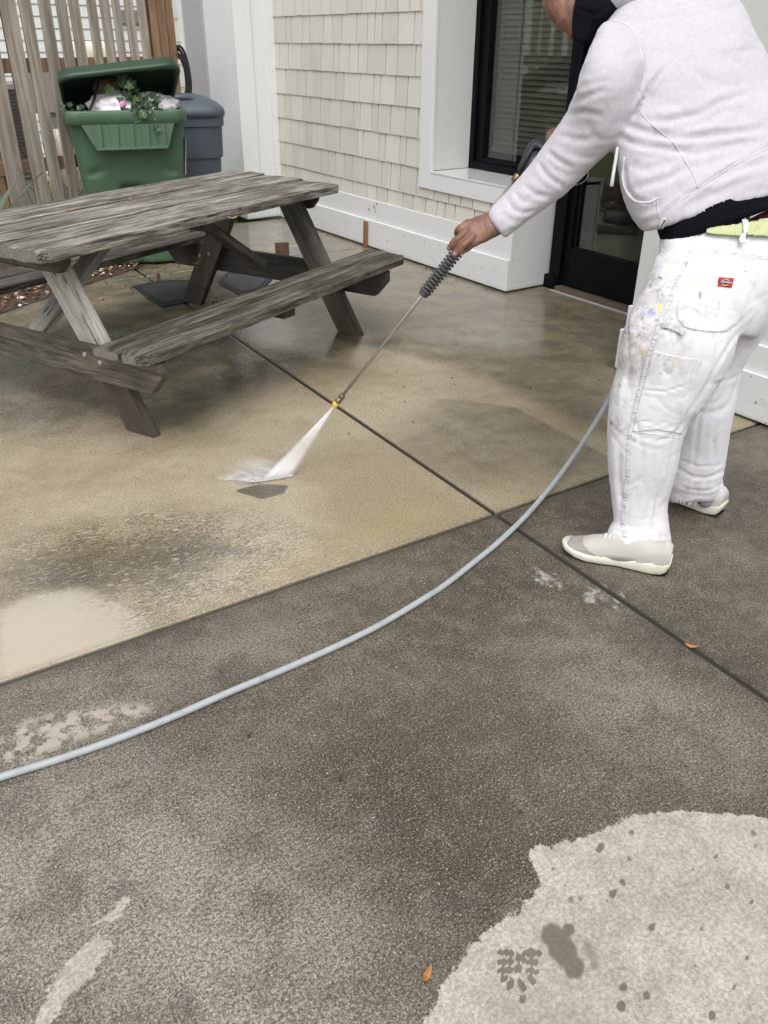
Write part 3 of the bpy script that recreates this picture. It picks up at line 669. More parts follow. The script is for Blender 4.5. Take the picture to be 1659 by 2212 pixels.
# ------------------------------------------------------------------ green wheeled bin
bfl, bfr = G(136, 243, 1.035), G(404, 238, 1.035)
brz = math.atan2(bfr[1]-bfl[1], bfr[0]-bfl[0]); bw = np.linalg.norm(bfr-bfl); bmid = (bfl+bfr)/2
gbn = empty('green_bin', (bmid[0], bmid[1], 0), brz, 'overfull green wheeled bin with its lid propped open on white bags', 'bin')
def rrect(w, d, r, n=6, cx=0, cy=0):
    p = []
    for (sx, sy, a0) in ((1, -1, -90), (1, 1, 0), (-1, 1, 90), (-1, -1, 180)):
        for k in range(n+1):
            a = math.radians(a0+90*k/n); p.append((cx+sx*(w/2-r)+r*math.cos(a), cy+sy*(d/2-r)+r*math.sin(a)))
    return p
def dens(p, m):
    out = []
    for i in range(len(p)):
        a, b = np.array(p[i]), np.array(p[(i+1) % len(p)])
        k = max(1, int(np.linalg.norm(b-a)/m))
        out += [tuple(a+(b-a)*j/k) for j in range(k)]
    return out
def rings(bm, R, cap0=True, cap1=True):
    L = [[bm.verts.new(p) for p in r] for r in R]; n = len(L[0])
    for a, b in zip(L, L[1:]):
        for k in range(n): bm.faces.new((a[k], a[(k+1) % n], b[(k+1) % n], b[k]))
    if cap0: bm.faces.new(L[0][::-1])
    if cap1: bm.faces.new(L[-1])
    return L
BD = .72
def bsec(z, ex=0, rr=.07):
    t = z/1.0; w = .60+(.755-.60)*t; d = .50+(.66-.50)*t
    if z < .84: w -= .0
    base = rrect(1, 1, .0001, 1)
    r = rr; p = rrect(w+ex*2, d+ex*2, r, 6, 0, 0)
    cyy = .02+(w*0)+BD/2-.02
    return [(x+.015*(1-t), y+cyy-(1-t)*-.04, z) for x, y in p]
bm = bmesh.new(); R = []
NZ = 44
P0 = None
for k in range(NZ+1):
    z = .02+.99*k/NZ
    sec = bsec(z); xs = [q[:2] for q in sec]
    # every ring keeps the same point count: resample each side
    n = len(xs); out = []
    for i in range(n):
        a, b = np.array(xs[i]), np.array(xs[(i+1) % n]); m = 26 if i % 7 == 6 else 1
        out += [a+(b-a)*j/m for j in range(m)]
    ring = []
    for q in out:
        x, y = q; yy = y; xx = x
        front = y < BD/2-.2*1.0 and True
        cy_ = sum(p_[1] for p_ in xs)/len(xs)
        if y < cy_:
            # moulded hollows in the front: square recess near the bottom, two dimples
            m = sstep(.085, .06, abs(x+.02))*sstep(.30, .33, z)*sstep(.58, .55, z); yy += .05*float(m)
            for sx in (-1, 1):
                dd = ((x-sx*.25)/.05)**2+((z-.66+.16*(abs(x)-.25))/.014)**2; yy += .028*math.exp(-dd)
            if z < .24: yy += .02*float(sstep(.05, .03, abs(abs(x)-.0)))
            for sx in (-.17, -.11, .11, .17): yy -= .006*math.exp(-((x-sx)/.005)**2)*float(sstep(.70, .74, z))
        ring.append((xx, yy, z))
    R.append(ring)
rings(bm, R, True, False)
Rt = [[(x*.965, (y-BD/2)*.965+BD/2, z-.004) for x, y, z in R[-1]], [(x*.93, (y-BD/2)*.93+BD/2, .6) for x, y, z in R[-20]]]
a = [bm.verts.new(p) for p in R[-1]]; b = [bm.verts.new(p) for p in Rt[0]]; c_ = [bm.verts.new(p) for p in Rt[1]]
n = len(a)
for k in range(n):
    bm.faces.new((a[k], a[(k+1) % n], b[(k+1) % n], b[k])); bm.faces.new((b[k], b[(k+1) % n], c_[(k+1) % n], c_[k]))
bmesh.ops.remove_doubles(bm, verts=bm.verts, dist=.0005)
body = bm_obj('bin_body', bm, M_green, gbn, True)
# rim band with the deep ribbed grip in front
bm = bmesh.new()
outer = dens(rrect(bw, .80, .09, 6, 0, .37), .02); inner = [(x*.93, (y-.37)*.93+.37) for x, y in outer]
L = rings(bm, [[(x*.975, (y-.37)*.975+.37, .955) for x, y in outer], [(x, y, .962) for x, y in outer], [(x, y, 1.03) for x, y in outer], [(x*.985, (y-.37)*.985+.37, 1.042) for x, y in outer],
               [(x, y, 1.042) for x, y in inner], [(x, y, .955) for x, y in inner]], False, False)
for k in range(len(outer)):
    bm.faces.new((L[5][k], L[5][(k+1) % len(outer)], L[0][(k+1) % len(outer)], L[0][k]))
bm_obj('bin_rim', bm, M_green, gbn, True)
bm = bmesh.new()
yf = -.028
prism(bm, [(-.30, yf, .965), (-.235, yf-.002, .83), (-.22, yf-.002, .805), (.235, yf-.002, .805), (.25, yf-.002, .83), (.30, yf, .965)], (0, .05, 0))
for xc in (-.205, -.10, .0, .10, .205):
    prism(bm, [(xc-.03, yf-.001, .96), (xc-.022, yf-.001, .815), (xc+.022, yf-.001, .815), (xc+.03, yf-.001, .96)], (0, -.014, 0))
box(bm, -.225, .24, yf-.016, yf, .805, .822, .003)
bm_obj('grip_panel', bm, M_greenl, gbn)
# lid, hinged at the back and held open
lid = empty('lid', (0, .74, 1.04)); lid.parent = gbn
lid.rotation_euler = (math.radians(-18), math.radians(-5.5), 0)
bm = bmesh.new()
lo = dens(rrect(bw-.03, .80, .11, 6, .015, -.40), .03)
def lz(x, y, k): return k*(1-(x/.42)**2*.25)*(1-((y+.4)/.42)**2*.2)
top = [[(x*f, (y+.4)*f-.4, .035+.035*(1-f)) for x, y in lo] for f in (1.0, .985, .93, .6, .2)]
bot = [[(x*f, (y+.4)*f-.4, zz) for x, y in lo] for f, zz in ((1.0, -.03), (1.03, -.03), (1.03, .0), (1.0, .002))]
under = [[(x*f, (y+.4)*f-.4, zz) for x, y in lo] for f, zz in ((.2, .045), (.6, .035), (.95, .02), (.96, -.03))]
L = rings(bm, under+bot+top, True, True)
bm_obj('lid_shell', bm, M_greend, lid, True)
bm = bmesh.new(); bt = [(-.38+.0, .70, 1.05), (-.30, .35, 1.02), (-.17, .1, 1.18), (-.13, 0.04, 1.2)]
tube(bm, smoothpts([(-.24, .03, 1.03), (-.19, .08, 1.10), (-.14, .16, 1.2)], 5), .009, 6)
bm_obj('lid_strap', bm, M_darkp, gbn, True)
bm = bmesh.new(); box(bm, .352, .354, .10, .24, .62, .86); o = bm_obj('sticker', bm, simple('white_sticker', (.62, .62, .58), .5), gbn)
o.rotation_euler = (0, math.radians(6.5), 0); o.location = (-.065, 0, .04)
bm = bmesh.new()
for k, (y0, y1, z0, z1) in enumerate([(.11, .23, .79, .84), (.12, .16, .70, .76), (.17, .22, .71, .73), (.12, .2, .64, .66), (.13, .22, .675, .685)]): box(bm, .3545, .3555, y0, y1, z0, z1)
q = bm_obj('print', bm, simple('sticker_print', (.2, .2, .15), .6), o)
for sx in (-1, 1):
    bm = bmesh.new(); tube(bm, [(sx*.24, .66, .12), (sx*.30, .66, .12)], .12, 24); bm_obj('wheel', bm, M_darkp, gbn, True)

def bmloc(parent_obj, x, y, z):
    c, s_ = math.cos(brz), math.sin(brz); return (bmid[0]+c*x-s_*y, bmid[1]+s_*x+c*y, z)
def blobmesh(name, sx, sy, sz, seed, amp=.12, mat=None, sub=4, sc=3.0):
    bm = bmesh.new(); bmesh.ops.create_icosphere(bm, subdivisions=sub, radius=1)
    from mathutils import noise
    for v in bm.verts:
        n_ = noise.noise(v.co*sc+Vector((seed*3.1, seed, 0)))*amp + noise.noise(v.co*sc*2.7+Vector((seed, 9, 0)))*amp*.45
        cr = abs(noise.noise(Vector((v.co.x*5, v.co.y*5, v.co.z*2))+Vector((seed, 0, 5))))*amp*.5
        v.co *= (1+n_-cr); v.co.x *= sx; v.co.y *= sy; v.co.z *= sz
    return bm_obj(name, bm, mat, None, True)
b1 = blobmesh('rubbish_bag', .19, .20, .10, 3, .2, M_bag); b1.location = bmloc(gbn, -.04, .20, 1.045); tag(b1, 'white plastic rubbish bag with a pink spot, left of the ivy in the green bin', 'rubbish bag')
bm = bmesh.new(); bmesh.ops.create_uvsphere(bm, u_segments=14, v_segments=8, radius=.024)
for v in bm.verts: v.co.y *= .45
o = bm_obj('pink_spot', bm, M_pink, b1, True); o.location = (-.02, -.185, .028)
b2 = blobmesh('rubbish_bag', .18, .20, .09, 8, .2, M_bag); b2.location = bmloc(gbn, .19, .24, 1.045); tag(b2, 'plain white plastic rubbish bag right of the ivy in the green bin', 'rubbish bag')
b3 = blobmesh('paper_sack', .09, .10, .09, 11, .2, simple('brown_paper', (.16, .11, .075), .8), 3); b3.location = bmloc(gbn, -.08, .32, 1.15); tag(b3, 'crumpled brown paper sack under the open green lid', 'sack')
# ivy
def leafshape(kind='ivy'):
    if kind == 'ivy': return [(0, 0), (.30, -.12), (.55, .10), (.38, .32), (.62, .62), (.28, .60), (0, 1.05), (-.28, .60), (-.62, .62), (-.38, .32), (-.55, .10), (-.30, -.12)]
    return [(0, 0), (.13, .18), (.19, .45), (.12, .78), (0, 1), (-.12, .78), (-.18, .45), (-.12, .18)]
def addleaf(bm, c, size, nrm, spin, shape, curl=.25, mi=0):
    n_ = Vector(nrm).normalized(); a, b = frame_from(n_); a, b = a*math.cos(spin)+b*math.sin(spin), -a*math.sin(spin)+b*math.cos(spin)
    vs = []
    for x, y in shape:
        h = curl*((y-.5)**2*1.6-.2+x*x*1.2); vs.append(bm.verts.new(Vector(c)+(a*x+b*y+n_*h)*size))
    m = bm.verts.new(Vector(c)+(b*.45-n_*.1*curl)*size)
    for i in range(len(vs)):
        f = bm.faces.new((vs[i], vs[(i+1) % len(vs)], m)); f.material_index = mi
ivy = empty('ivy_cutting', bmloc(gbn, .05, .1, 1.05), brz, 'dark green ivy vine spilling over the white bags in the bin', 'plant')
bm = bmesh.new(); r_ = random.Random(4)
for k in range(50):
    t = r_.random(); x = -.08+.20*t**1.0+r_.gauss(0, .045); z = .20-.25*t+r_.gauss(0, .03); y = -.02-.10*t+r_.gauss(0, .03)
    if z > .19: z = .19
    addleaf(bm, (x, y, z), r_.uniform(.04, .062), (r_.uniform(-.5, .5), -1, r_.uniform(0, .9)), r_.uniform(0, 6.3), leafshape(), .35, 1 if r_.random() < .22 else 0)
bm_obj('ivy_leaves', bm, [M_ivy, M_ivy2], ivy)
bm = bmesh.new(); tube(bm, smoothpts([(-.12, .1, .15), (-.03, 0, .17), (.05, -.07, .08), (.1, -.12, -.03)], 5), .003, 5); bm_obj('vine_stem', bm, M_leafd, ivy)
sp = empty('ivy_cutting', bmloc(gbn, -.33, .02, 1.03), brz, 'small sprig of ivy at the left rim of the green bin', 'plant')
bm = bmesh.new()
for k in range(12): addleaf(bm, (r_.uniform(-.06, .08), r_.uniform(-.03, .05), r_.uniform(0, .05)), .035, (r_.uniform(-.5, .5), -1, 1), r_.uniform(0, 6), leafshape(), .3)
bm_obj('ivy_leaves', bm, [M_ivy], sp)

# ------------------------------------------------------------------ slate-blue bin behind it
q1 = onp(480, 240, 1, 6.75); q0 = onp(402, 240, 1, 6.6)
cxx = q1[0]-.29
sb = empty('slate_bin', (cxx, 7.0, 0), math.radians(-14), 'slate blue grey lidded bin standing between the green bin and the white pilaster', 'bin')
zr = float(q1[2])
bm = bmesh.new(); R = []
for z, w in ((.01, .50), (.05, .53), (zr-.33, .60), (zr-.325, .625), (zr-.30, .63), (zr-.10, .645), (zr-.095, .67), (zr-.03, .675), (zr-.03, .62)):
    R.append([(x, y, z) for x, y in rrect(w, w, .11, 6)])
rings(bm, R); bm_obj('bin_body', bm, M_slate, sb, False)
bm = bmesh.new(); R = []
for z, w, r0 in ((zr-.03, .70, .14), (zr, .71, .14), (zr+.03, .69, .14), (zr+.07, .60, .13), (zr+.10, .48, .12), (zr+.115, .34, .1), (zr+.12, .2, .08)):
    R.append([(x, y, z) for x, y in rrect(w, w, r0, 6)])
rings(bm, R); lidb = bm_obj('lid', bm, M_slate, sb, True)
bm = bmesh.new(); tube(bm, smoothpts([(-.12, -.22, zr+.05), (-.05, -.25, zr+.10), (.08, -.25, zr+.10), (.14, -.22, zr+.05)], 5), .022, 8); bm_obj('lid_handle', bm, M_slate, sb, True)
boxo('side_grip', (-.09, -.02, -.335, -.30, zr-.26, zr-.11), M_black, sb, .004)

# ------------------------------------------------------------------ picnic table
TT = math.radians(25.6); tx = np.array([math.cos(TT), math.sin(TT)]); tn = np.array([-tx[1], tx[0]])
TO = tx*2.02+tn*3.09
table = empty('picnic_table', (TO[0], TO[1], 0), TT, 'weathered grey wooden picnic table with attached benches on the wet concrete', 'picnic table')
def plank(name, x0, x1, y0, y1, z0, z1, mat, seed=0, chamf=0, rough=.004, tilt=0, warp=.0, ends=.003):
    """long board along local x with worn edges, split ends and chamfered corners"""
    L, Wd, T = x1-x0, y1-y0, z1-z0; r = np.random.default_rng(seed)
    nx_ = max(6, int(L/.035)); ny_ = 8; X = np.linspace(0, L, nx_+1); Yv = np.linspace(-Wd/2, Wd/2, ny_+1)
    ph = r.uniform(0, 6.3, 8)
    def lo(x, k): return (np.sin(x*5.1+ph[k])*.5+np.sin(x*13.7+ph[k+1])*.3+np.sin(x*37+ph[k+2])*.2)
    V = []; idx = {}
    for s_ in (0, 1):
        for i, x in enumerate(X):
            for j, y in enumerate(Yv):
                yy = y; xx = x; zz = T if s_ else 0
                e = abs(y)/(Wd/2)
                if j in (0, ny_): yy += np.sign(y)*(rough*lo(x, 0 if y < 0 else 3) - .002) ; zz += (-.005 if s_ else .004)
                else: zz += s_*.0015*math.sin(y*60+ph[2]+x*.7)
                if i in (0, nx_):
                    sg = -1 if i == 0 else 1; xx += sg*(ends*.6*math.sin(y*55+ph[4])+ends*.4*math.sin(y*140+ph[1])); zz += (-.004 if s_ else .003)
                if chamf:
                    lim = Wd/2-max(0, chamf-x)-max(0, chamf-(L-x))*.9
                    if y < 0 and -yy > lim: yy = -lim
                    if y > 0 and yy > lim+chamf*.55: yy = lim+chamf*.55
                zz += warp*math.sin(PI*x/L)+tilt*y
                idx[s_, i, j] = len(V); V.append((xx-L/2, yy, zz))
    Fs = []
    for i in range(nx_):
        for j in range(ny_):
            Fs.append((idx[1, i, j], idx[1, i+1, j], idx[1, i+1, j+1], idx[1, i, j+1])); Fs.append((idx[0, i, j], idx[0, i, j+1], idx[0, i+1, j+1], idx[0, i+1, j]))
        Fs.append((idx[0, i, 0], idx[0, i+1, 0], idx[1, i+1, 0], idx[1, i, 0])); Fs.append((idx[0, i, ny_], idx[1, i, ny_], idx[1, i+1, ny_], idx[0, i+1, ny_]))
    for j in range(ny_):
        Fs.append((idx[0, 0, j], idx[1, 0, j], idx[1, 0, j+1], idx[0, 0, j+1])); Fs.append((idx[0, nx_, j], idx[0, nx_, j+1], idx[1, nx_, j+1], idx[1, nx_, j]))
    o = pyd(name, V, Fs, [mat, M_endgrain], table); o.data.polygons.foreach_set('material_index', [0]*(len(Fs)-2*ny_)+[1]*(2*ny_)); o.location = (x0+L/2, (y0+y1)/2, z0); return o
ZT, ZB = .770, .408
yb = -.42
for i, (a, b) in enumerate(((-.448, -.162), (-.143, .140), (.156, .432))):
    plank('tabletop_board', (0.008, .04, .05)[i], (2.01, 2.085, 2.14)[i], a, b, ZT-.048-.0006*i, ZT-.001*i, (M_top, M_top, M_top)[i], 10+i, (.03, 0, .03)[i], .006, 0, .004, .012)
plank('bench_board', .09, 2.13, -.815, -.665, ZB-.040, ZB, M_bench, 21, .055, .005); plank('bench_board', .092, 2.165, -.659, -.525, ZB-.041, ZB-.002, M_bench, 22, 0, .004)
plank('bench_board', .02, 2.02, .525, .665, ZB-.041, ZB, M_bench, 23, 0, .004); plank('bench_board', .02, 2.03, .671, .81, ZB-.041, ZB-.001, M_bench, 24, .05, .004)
def slab_sn(name, pts, s0, s1, mat, mat2=None, zsplit=None, jag=.0):
    """board cut to an outline in the (across, up) plane, thickness along the table"""
    bm = bmesh.new(); prism(bm, [(s0, p[0], p[1]) for p in pts], (s1-s0, 0, 0))
    if zsplit is not None:
        for dz in (-.03, 0, .03):
            bmesh.ops.bisect_plane(bm, geom=bm.verts[:]+bm.edges[:]+bm.faces[:], plane_co=(0, 0, zsplit+dz), plane_no=(0, 0, 1))
    bmesh.ops.bevel(bm, geom=[e for e in bm.edges if len(e.link_faces) == 2 and e.calc_face_angle(0) > .3], offset=.0035, segments=2, affect='EDGES')
    # local x must follow the board for the grain: build with the object turned
    d = np.array(pts[1])-np.array(pts[0]) if mat2 is None else None
    me = bpy.data.meshes.new(name); bmesh.ops.recalc_face_normals(bm, faces=bm.faces); bm.to_mesh(me); bm.free()
    return me
def board_yz(name, A, B, width_top, s0, thick, mat, cutA=None, cutB=None, zmin=None, zmax=None, chamf=0):
    """board from A to B in the (across, up) plane at s0..s0+thick; its grain runs along it. Ends are cut level where zmin/zmax is given"""
    A = np.array(A, float); B = np.array(B, float); L = np.linalg.norm(B-A); d = (B-A)/L; n_ = np.array([-d[1], d[0]])
    hw = width_top/2
    def endp(pt, sg, zlev, side):
        if zlev is None: return pt+n_*side*hw
        q = pt+n_*side*hw; return q+d*((zlev-q[1])/d[1])
    P4 = [endp(A, -1, zmin, -1), endp(B, 1, zmax, -1), endp(B, 1, zmax, 1), endp(A, -1, zmin, 1)]
    bm = bmesh.new()
    loc = [((p-A)@d, (p-A)@n_) for p in P4]
    if chamf: # clipped lower corners
        (a0, b0), (a1, b1), (a2, b2), (a3, b3) = loc
        c = chamf; loc = [(a0+c, b0), (a1-c, b1), (a1, b1+c*1.15), (a2, b2), (a3, b3), (a0, b0+c*1.15)]
    prism(bm, [(u_, 0, v_) for u_, v_ in loc], (0, -thick, 0))
    bmesh.ops.bevel(bm, geom=[e for e in bm.edges], offset=.003, segments=2, affect='EDGES')
    o = bm_obj(name, bm, mat, table)
    # local x -> d, local z -> n_, local y -> -s
    R_ = Matrix(((0, -1, 0), (d[0], 0, n_[0]), (d[1], 0, n_[1]))).to_4x4()
    ML = Matrix.Translation(Vector((s0, A[0], A[1]))) @ R_
    o.matrix_local = ML; MATS[o.name] = ML
    return o
MATS = {}
# A-frames: near end at s = .21, far end at s = 1.83 (table's own coordinates)
for fi, (sl_, sbm, mats) in enumerate(((.21, .165, (M_leg, M_leglow, M_beam)), (1.835, 1.882, (M_legd, M_leglow, M_beamd)))):
    for sg in (-1, 1):
        zs = .235 if sg < 0 else .12
        A = (sg*.592, 0.0); B = (sg*.205, .68)
        dd_ = (np.array(B)-np.array(A)); Mid = np.array(A)+dd_*(zs/.68)
        lo_ = M_leglow if sg < 0 else M_leglow
        leg = board_yz('leg', Mid, B, .135, sl_, .044, mats[0] if not (fi == 1 and sg > 0) else M_leglow, zmin=zs, zmax=.68)
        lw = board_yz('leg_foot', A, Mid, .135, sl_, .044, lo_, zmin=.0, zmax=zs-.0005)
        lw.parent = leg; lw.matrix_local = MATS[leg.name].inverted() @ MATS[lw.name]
    # crossbeam under the benches, cleat under the top
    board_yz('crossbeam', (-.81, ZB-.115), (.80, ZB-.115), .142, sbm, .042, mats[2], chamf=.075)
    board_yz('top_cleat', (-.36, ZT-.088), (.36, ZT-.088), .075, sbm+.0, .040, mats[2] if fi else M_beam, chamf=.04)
    for y_, z_ in ((-.475, .31), (-.39, .33), (.475, .31), (.40, .33)):
        bm = bmesh.new(); s_b = sl_ if fi else sbm
        tube(bm, [(s_b-.0005, y_, z_), (s_b-.006, y_, z_)], .009, 12)
        bm_obj('bolt', bm, M_galv, table)
# diagonal braces
def bar(name, A, B, w, t, mat):
    A, B = Vector(A), Vector(B); L = (B-A).length; bm = bmesh.new(); box(bm, 0, L, -w/2, w/2, -t/2, t/2, .003)
    o = bm_obj(name, bm, mat, table); o.matrix_local = Matrix.Translation(A) @ (B-A).to_track_quat('X', 'Z').to_matrix().to_4x4(); return o
bar('brace', (.215, -.02, .325), (.80, 0, .715), .088, .042, M_leg); bar('brace', (1.80, -.02, .325), (1.22, 0, .715), .085, .042, M_legd)
bar('mid_cleat', (1.02, -.35, ZT-.072), (1.02, .35, ZT-.072), .085, .04, M_beam)
bar('bench_cleat', (1.03, -.79, ZB-.062), (1.03, -.55, ZB-.062), .085, .038, M_beamd); bar('bench_cleat', (1.0, .55, ZB-.062), (1.0, .79, ZB-.062), .085, .038, M_beamd)

# ------------------------------------------------------------------ pressure lance, hose, spray
HIT = G(603, 1026); GUN = G(1118, 381, 1.065); LV = GUN-HIT; LL = np.linalg.norm(LV); LD = LV/LL
def onlance(x, y):
    w = ray(x, y); A_ = np.stack([LD, -w], 1); return float(np.linalg.lstsq(A_, C0-HIT, rcond=None)[0][0])
tN, tG0, tG1, tGun = onlance(720, 872), onlance(912, 632), onlance(985, 543), LL
def LP(t, off=(0, 0, 0)): return HIT+LD*t+np.array(off)
lance = empty('pressure_lance', tuple(LP(tG1)), 0, 'pressure washer lance with dark ribbed grip and yellow nozzle spraying the patio', 'pressure washer lance')
LO = LP(tG1)
def lt(name, ts, rs, mat, seg=14):
    bm = bmesh.new(); tube(bm, [LP(t)-LO for t in ts], list(rs), seg); return bm_obj(name, bm, mat, lance, True)
lt('lance_tube', [tN+.035, tGun], [.0055, .0055], M_steel)
lt('nozzle_coupling', [tN+.012, tN+.014, tN+.026, tN+.027, tN+.040, tN+.041, tN+.048, tN+.05], [.009, .012, .012, .0105, .0105, .012, .012, .007], simple('tarnished_brass', (.20, .155, .10), .45, .4, 90, metal=.7))
lt('spray_nozzle', [tN-.006, tN-.004, tN+.008, tN+.011], [.006, .0115, .0115, .009], M_yel)
gp = lt('foregrip', [tG0+.004, tG1+.03], [.0125, .0125], M_grip)
n_rib = 14; lv3 = Vector(LD); N_, B_ = frame_from(LD)
for k in range(n_rib):
    bm = bmesh.new(); t = tG0+.012+(tG1+.012-tG0)*k/n_rib; cc = Vector(LP(t)-LO)
    seg = 20; rg = []
    for i in range(seg):
        a = 2*PI*i/seg; dr = N_*math.cos(a)+B_*math.sin(a); c1 = cc+dr*.0175; rr = []
        for j in range(8):
            b_ = 2*PI*j/8; rr.append(bm.verts.new(c1+dr*math.cos(b_)*.0056+lv3*math.sin(b_)*.0052))
        rg.append(rr)
    for i in range(seg):
        for j in range(8): bm.faces.new((rg[i][j], rg[(i+1) % seg][j], rg[(i+1) % seg][(j+1) % 8], rg[i][(j+1) % 8]))
    bm_obj('grip_rib', bm, M_grip, gp, True)
lt('grip_collar', [tG0-.008, tG0-.004, tG0+.012, tG0+.014], [.014, .0175, .0175, .013], M_grip)
lt('gun_coupling', [tGun-.02, tGun-.018, tGun+.004, tGun+.006], [.009, .012, .012, .010], M_brass)
# gun body: curved handle moulding in the plane of the frame, real thickness
def z6(x, y): return 932.6+.2315*x, 274.3+.2315*y
Dg = float((GUN-C0)@DV)
def gunpart(name, poly, D, th, mat, bev=.004):
    bm = bmesh.new(); prism(bm, [P(*z6(*q), D)-LO for q in poly], DV*th)
    bmesh.ops.bevel(bm, geom=[e for e in bm.edges], offset=bev, segments=3, affect='EDGES'); return bm_obj(name, bm, mat, lance, True)
gunpart('gun_body', [(797, 392), (835, 300), (880, 190), (915, 135), (955, 102), (1000, 92), (1040, 102), (1085, 128), (1150, 230), (1250, 400), (1220, 430), (1060, 300), (1010, 180), (960, 178), (930, 200), (900, 290), (846, 414)], Dg-.016, .034, M_gun, .006)
gunpart('gun_guard', [(930, 205), (960, 182), (1005, 186), (1060, 300), (960, 420), (870, 450), (850, 415)], Dg-.006, .016, simple('gun_guard_grey', (.05, .053, .062), .5, .1), .003)
bm = bmesh.new(); hp_ = [P(1298, 298, Dg+.06)-LO, P(1312, 306, Dg+.08)-LO, P(1332, 316, Dg+.10)-LO]; tube(bm, hp_, [.013, .014, .012], 12); bm_obj('swivel_fitting', bm, M_brass, lance, True)
bm = bmesh.new(); tube(bm, smoothpts([P(1262, 352, 2.60)-LO, P(1271, 370, 2.60)-LO, P(1266, 388, 2.60)-LO, P(1250, 398, 2.60)-LO, P(1240, 400, 2.6)-LO], 6), .0016, 6); bm_obj('wire_clip', bm, M_steel, lance, True)

hz = [(-40, 1700, 0), (0, 1680, 0), (120, 1642, 0), (240, 1600, 0), (370, 1549, 0), (500, 1493, 0), (610, 1448, 0), (720, 1400, 0), (810, 1356, 0), (900, 1303, .0), (965, 1260, 0), (1020, 1217, 0), (1080, 1168, .006), (1135, 1115, .016), (1180, 1064, .03), (1222, 1010, .055), (1255, 962, .08), (1285, 914, .12), (1308, 873, .16), (1330, 832, .21)]
hw = [G(x, y, .0095+z) for x, y, z in hz]
e_ = hw[-1]; hw += [P(1400, 770, 2.85), P(1450, 680, 2.83), P(1480, 560, 2.80), P(1460, 440, 2.80), P(1400, 360, 2.78), P(1332, 316, Dg+.10)]
hose = empty('pressure_hose', tuple(hw[5]), 0, 'pale grey pressure washer hose curving across the concrete', 'hose')
bm = bmesh.new(); hs_ = smoothpts(hw, 8); tube(bm, [q-hw[5]+np.array([.002*math.sin(i*.13)+.0006*math.sin(i*.5), .0015*math.cos(i*.11), 0]) for i, q in enumerate(hs_)], .0092, 14); bm_obj('hose_pipe', bm, M_hose, hose, True)

# water fan
def spray_mat(name, dens, streak=True, fade=None):
    s = NM(name); at = s.attr('den'); c = s.attr('sc', 'Vector')
    m = s.node('ShaderNodeMapping'); s.lk(c, m.inputs[0]); m.inputs['Scale'].default_value = (26, 1.6, 3)
    n = s.noise(m.outputs[0], 1.5, 5, .7)
    a = s.math('MULTIPLY', at, s.ramp(n, .28, .62, dens*.6, dens), True)
    tr = s.node('ShaderNodeBsdfTransparent'); df = s.node('ShaderNodeBsdfDiffuse'); df.inputs[0].default_value = (.93, .94, .95, 1)
    tl = s.node('ShaderNodeBsdfTranslucent'); tl.inputs[0].default_value = (.93, .94, .95, 1)
    m1 = s.node('ShaderNodeMixShader'); m1.inputs[0].default_value = .2; s.lk(df.outputs[0], m1.inputs[1]); s.lk(tl.outputs[0], m1.inputs[2])
    m2 = s.node('ShaderNodeMixShader'); s.lk(a, m2.inputs[0]); s.lk(tr.outputs[0], m2.inputs[1]); s.lk(m1.outputs[0], m2.inputs[2])
    s.lk(m2.outputs[0], s.out.inputs[0]); s.n.remove(s.b); return s.m
spray = empty('water_spray', tuple(HIT), 0, 'white fan of water from the nozzle hitting the concrete', 'water spray')
NZL = LP(tN-.006); FA, FB = G(552, 1044), G(634, 1030)
def fan(name, offs, mat, parent, r0=.004, th=.012):
    bm = bmesh.new(); nu, nv_ = 14, 26; V = []; den = []; sc = []
    mid = (FA+FB)/2
    for side in (-1, 1):
        for j in range(nv_+1):
            t = j/nv_
            for i in range(nu+1):
                u_ = i/nu*2-1; A_ = NZL+(FB-FA)/np.linalg.norm(FB-FA)*u_*r0; B2 = mid+(FB-FA)/2*u_*(1+offs)
                q = A_+(B2-A_)*t; k = math.sqrt(max(0, 1-u_*u_)); nn = -DV
                q = q+nn*side*k*(.003+th*t); V.append(q-HIT); den.append(float(sstep(-.02, .55, 1-abs(u_)))*float(sstep(1.02, .86, t)*.75+.25)*(.75+.25*math.sin(t*9))*(1-.15*t)); sc.append((u_, t, side))
    Fs = []; st_ = (nu+1)*(nv_+1)
    for s_ in (0, 1):
        for j in range(nv_):
            for i in range(nu):
                a = s_*st_+j*(nu+1)+i; f = (a, a+1, a+nu+2, a+nu+1); Fs.append(f if s_ else f[::-1])
    for j in range(nv_):
        for i in (0, nu):
            a = j*(nu+1)+i; Fs.append((a, a+nu+1, st_+a+nu+1, st_+a))
    o = pyd(name, V, Fs, mat, parent, True); addattr(o.data, 'den', den)
    at = o.data.attributes.new('sc', 'FLOAT_VECTOR', 'POINT'); at.data.foreach_set('vector', np.array(sc, np.float32).ravel()); return o
fan('water_fan', 0.0, spray_mat('spray_white', 1.0), spray)
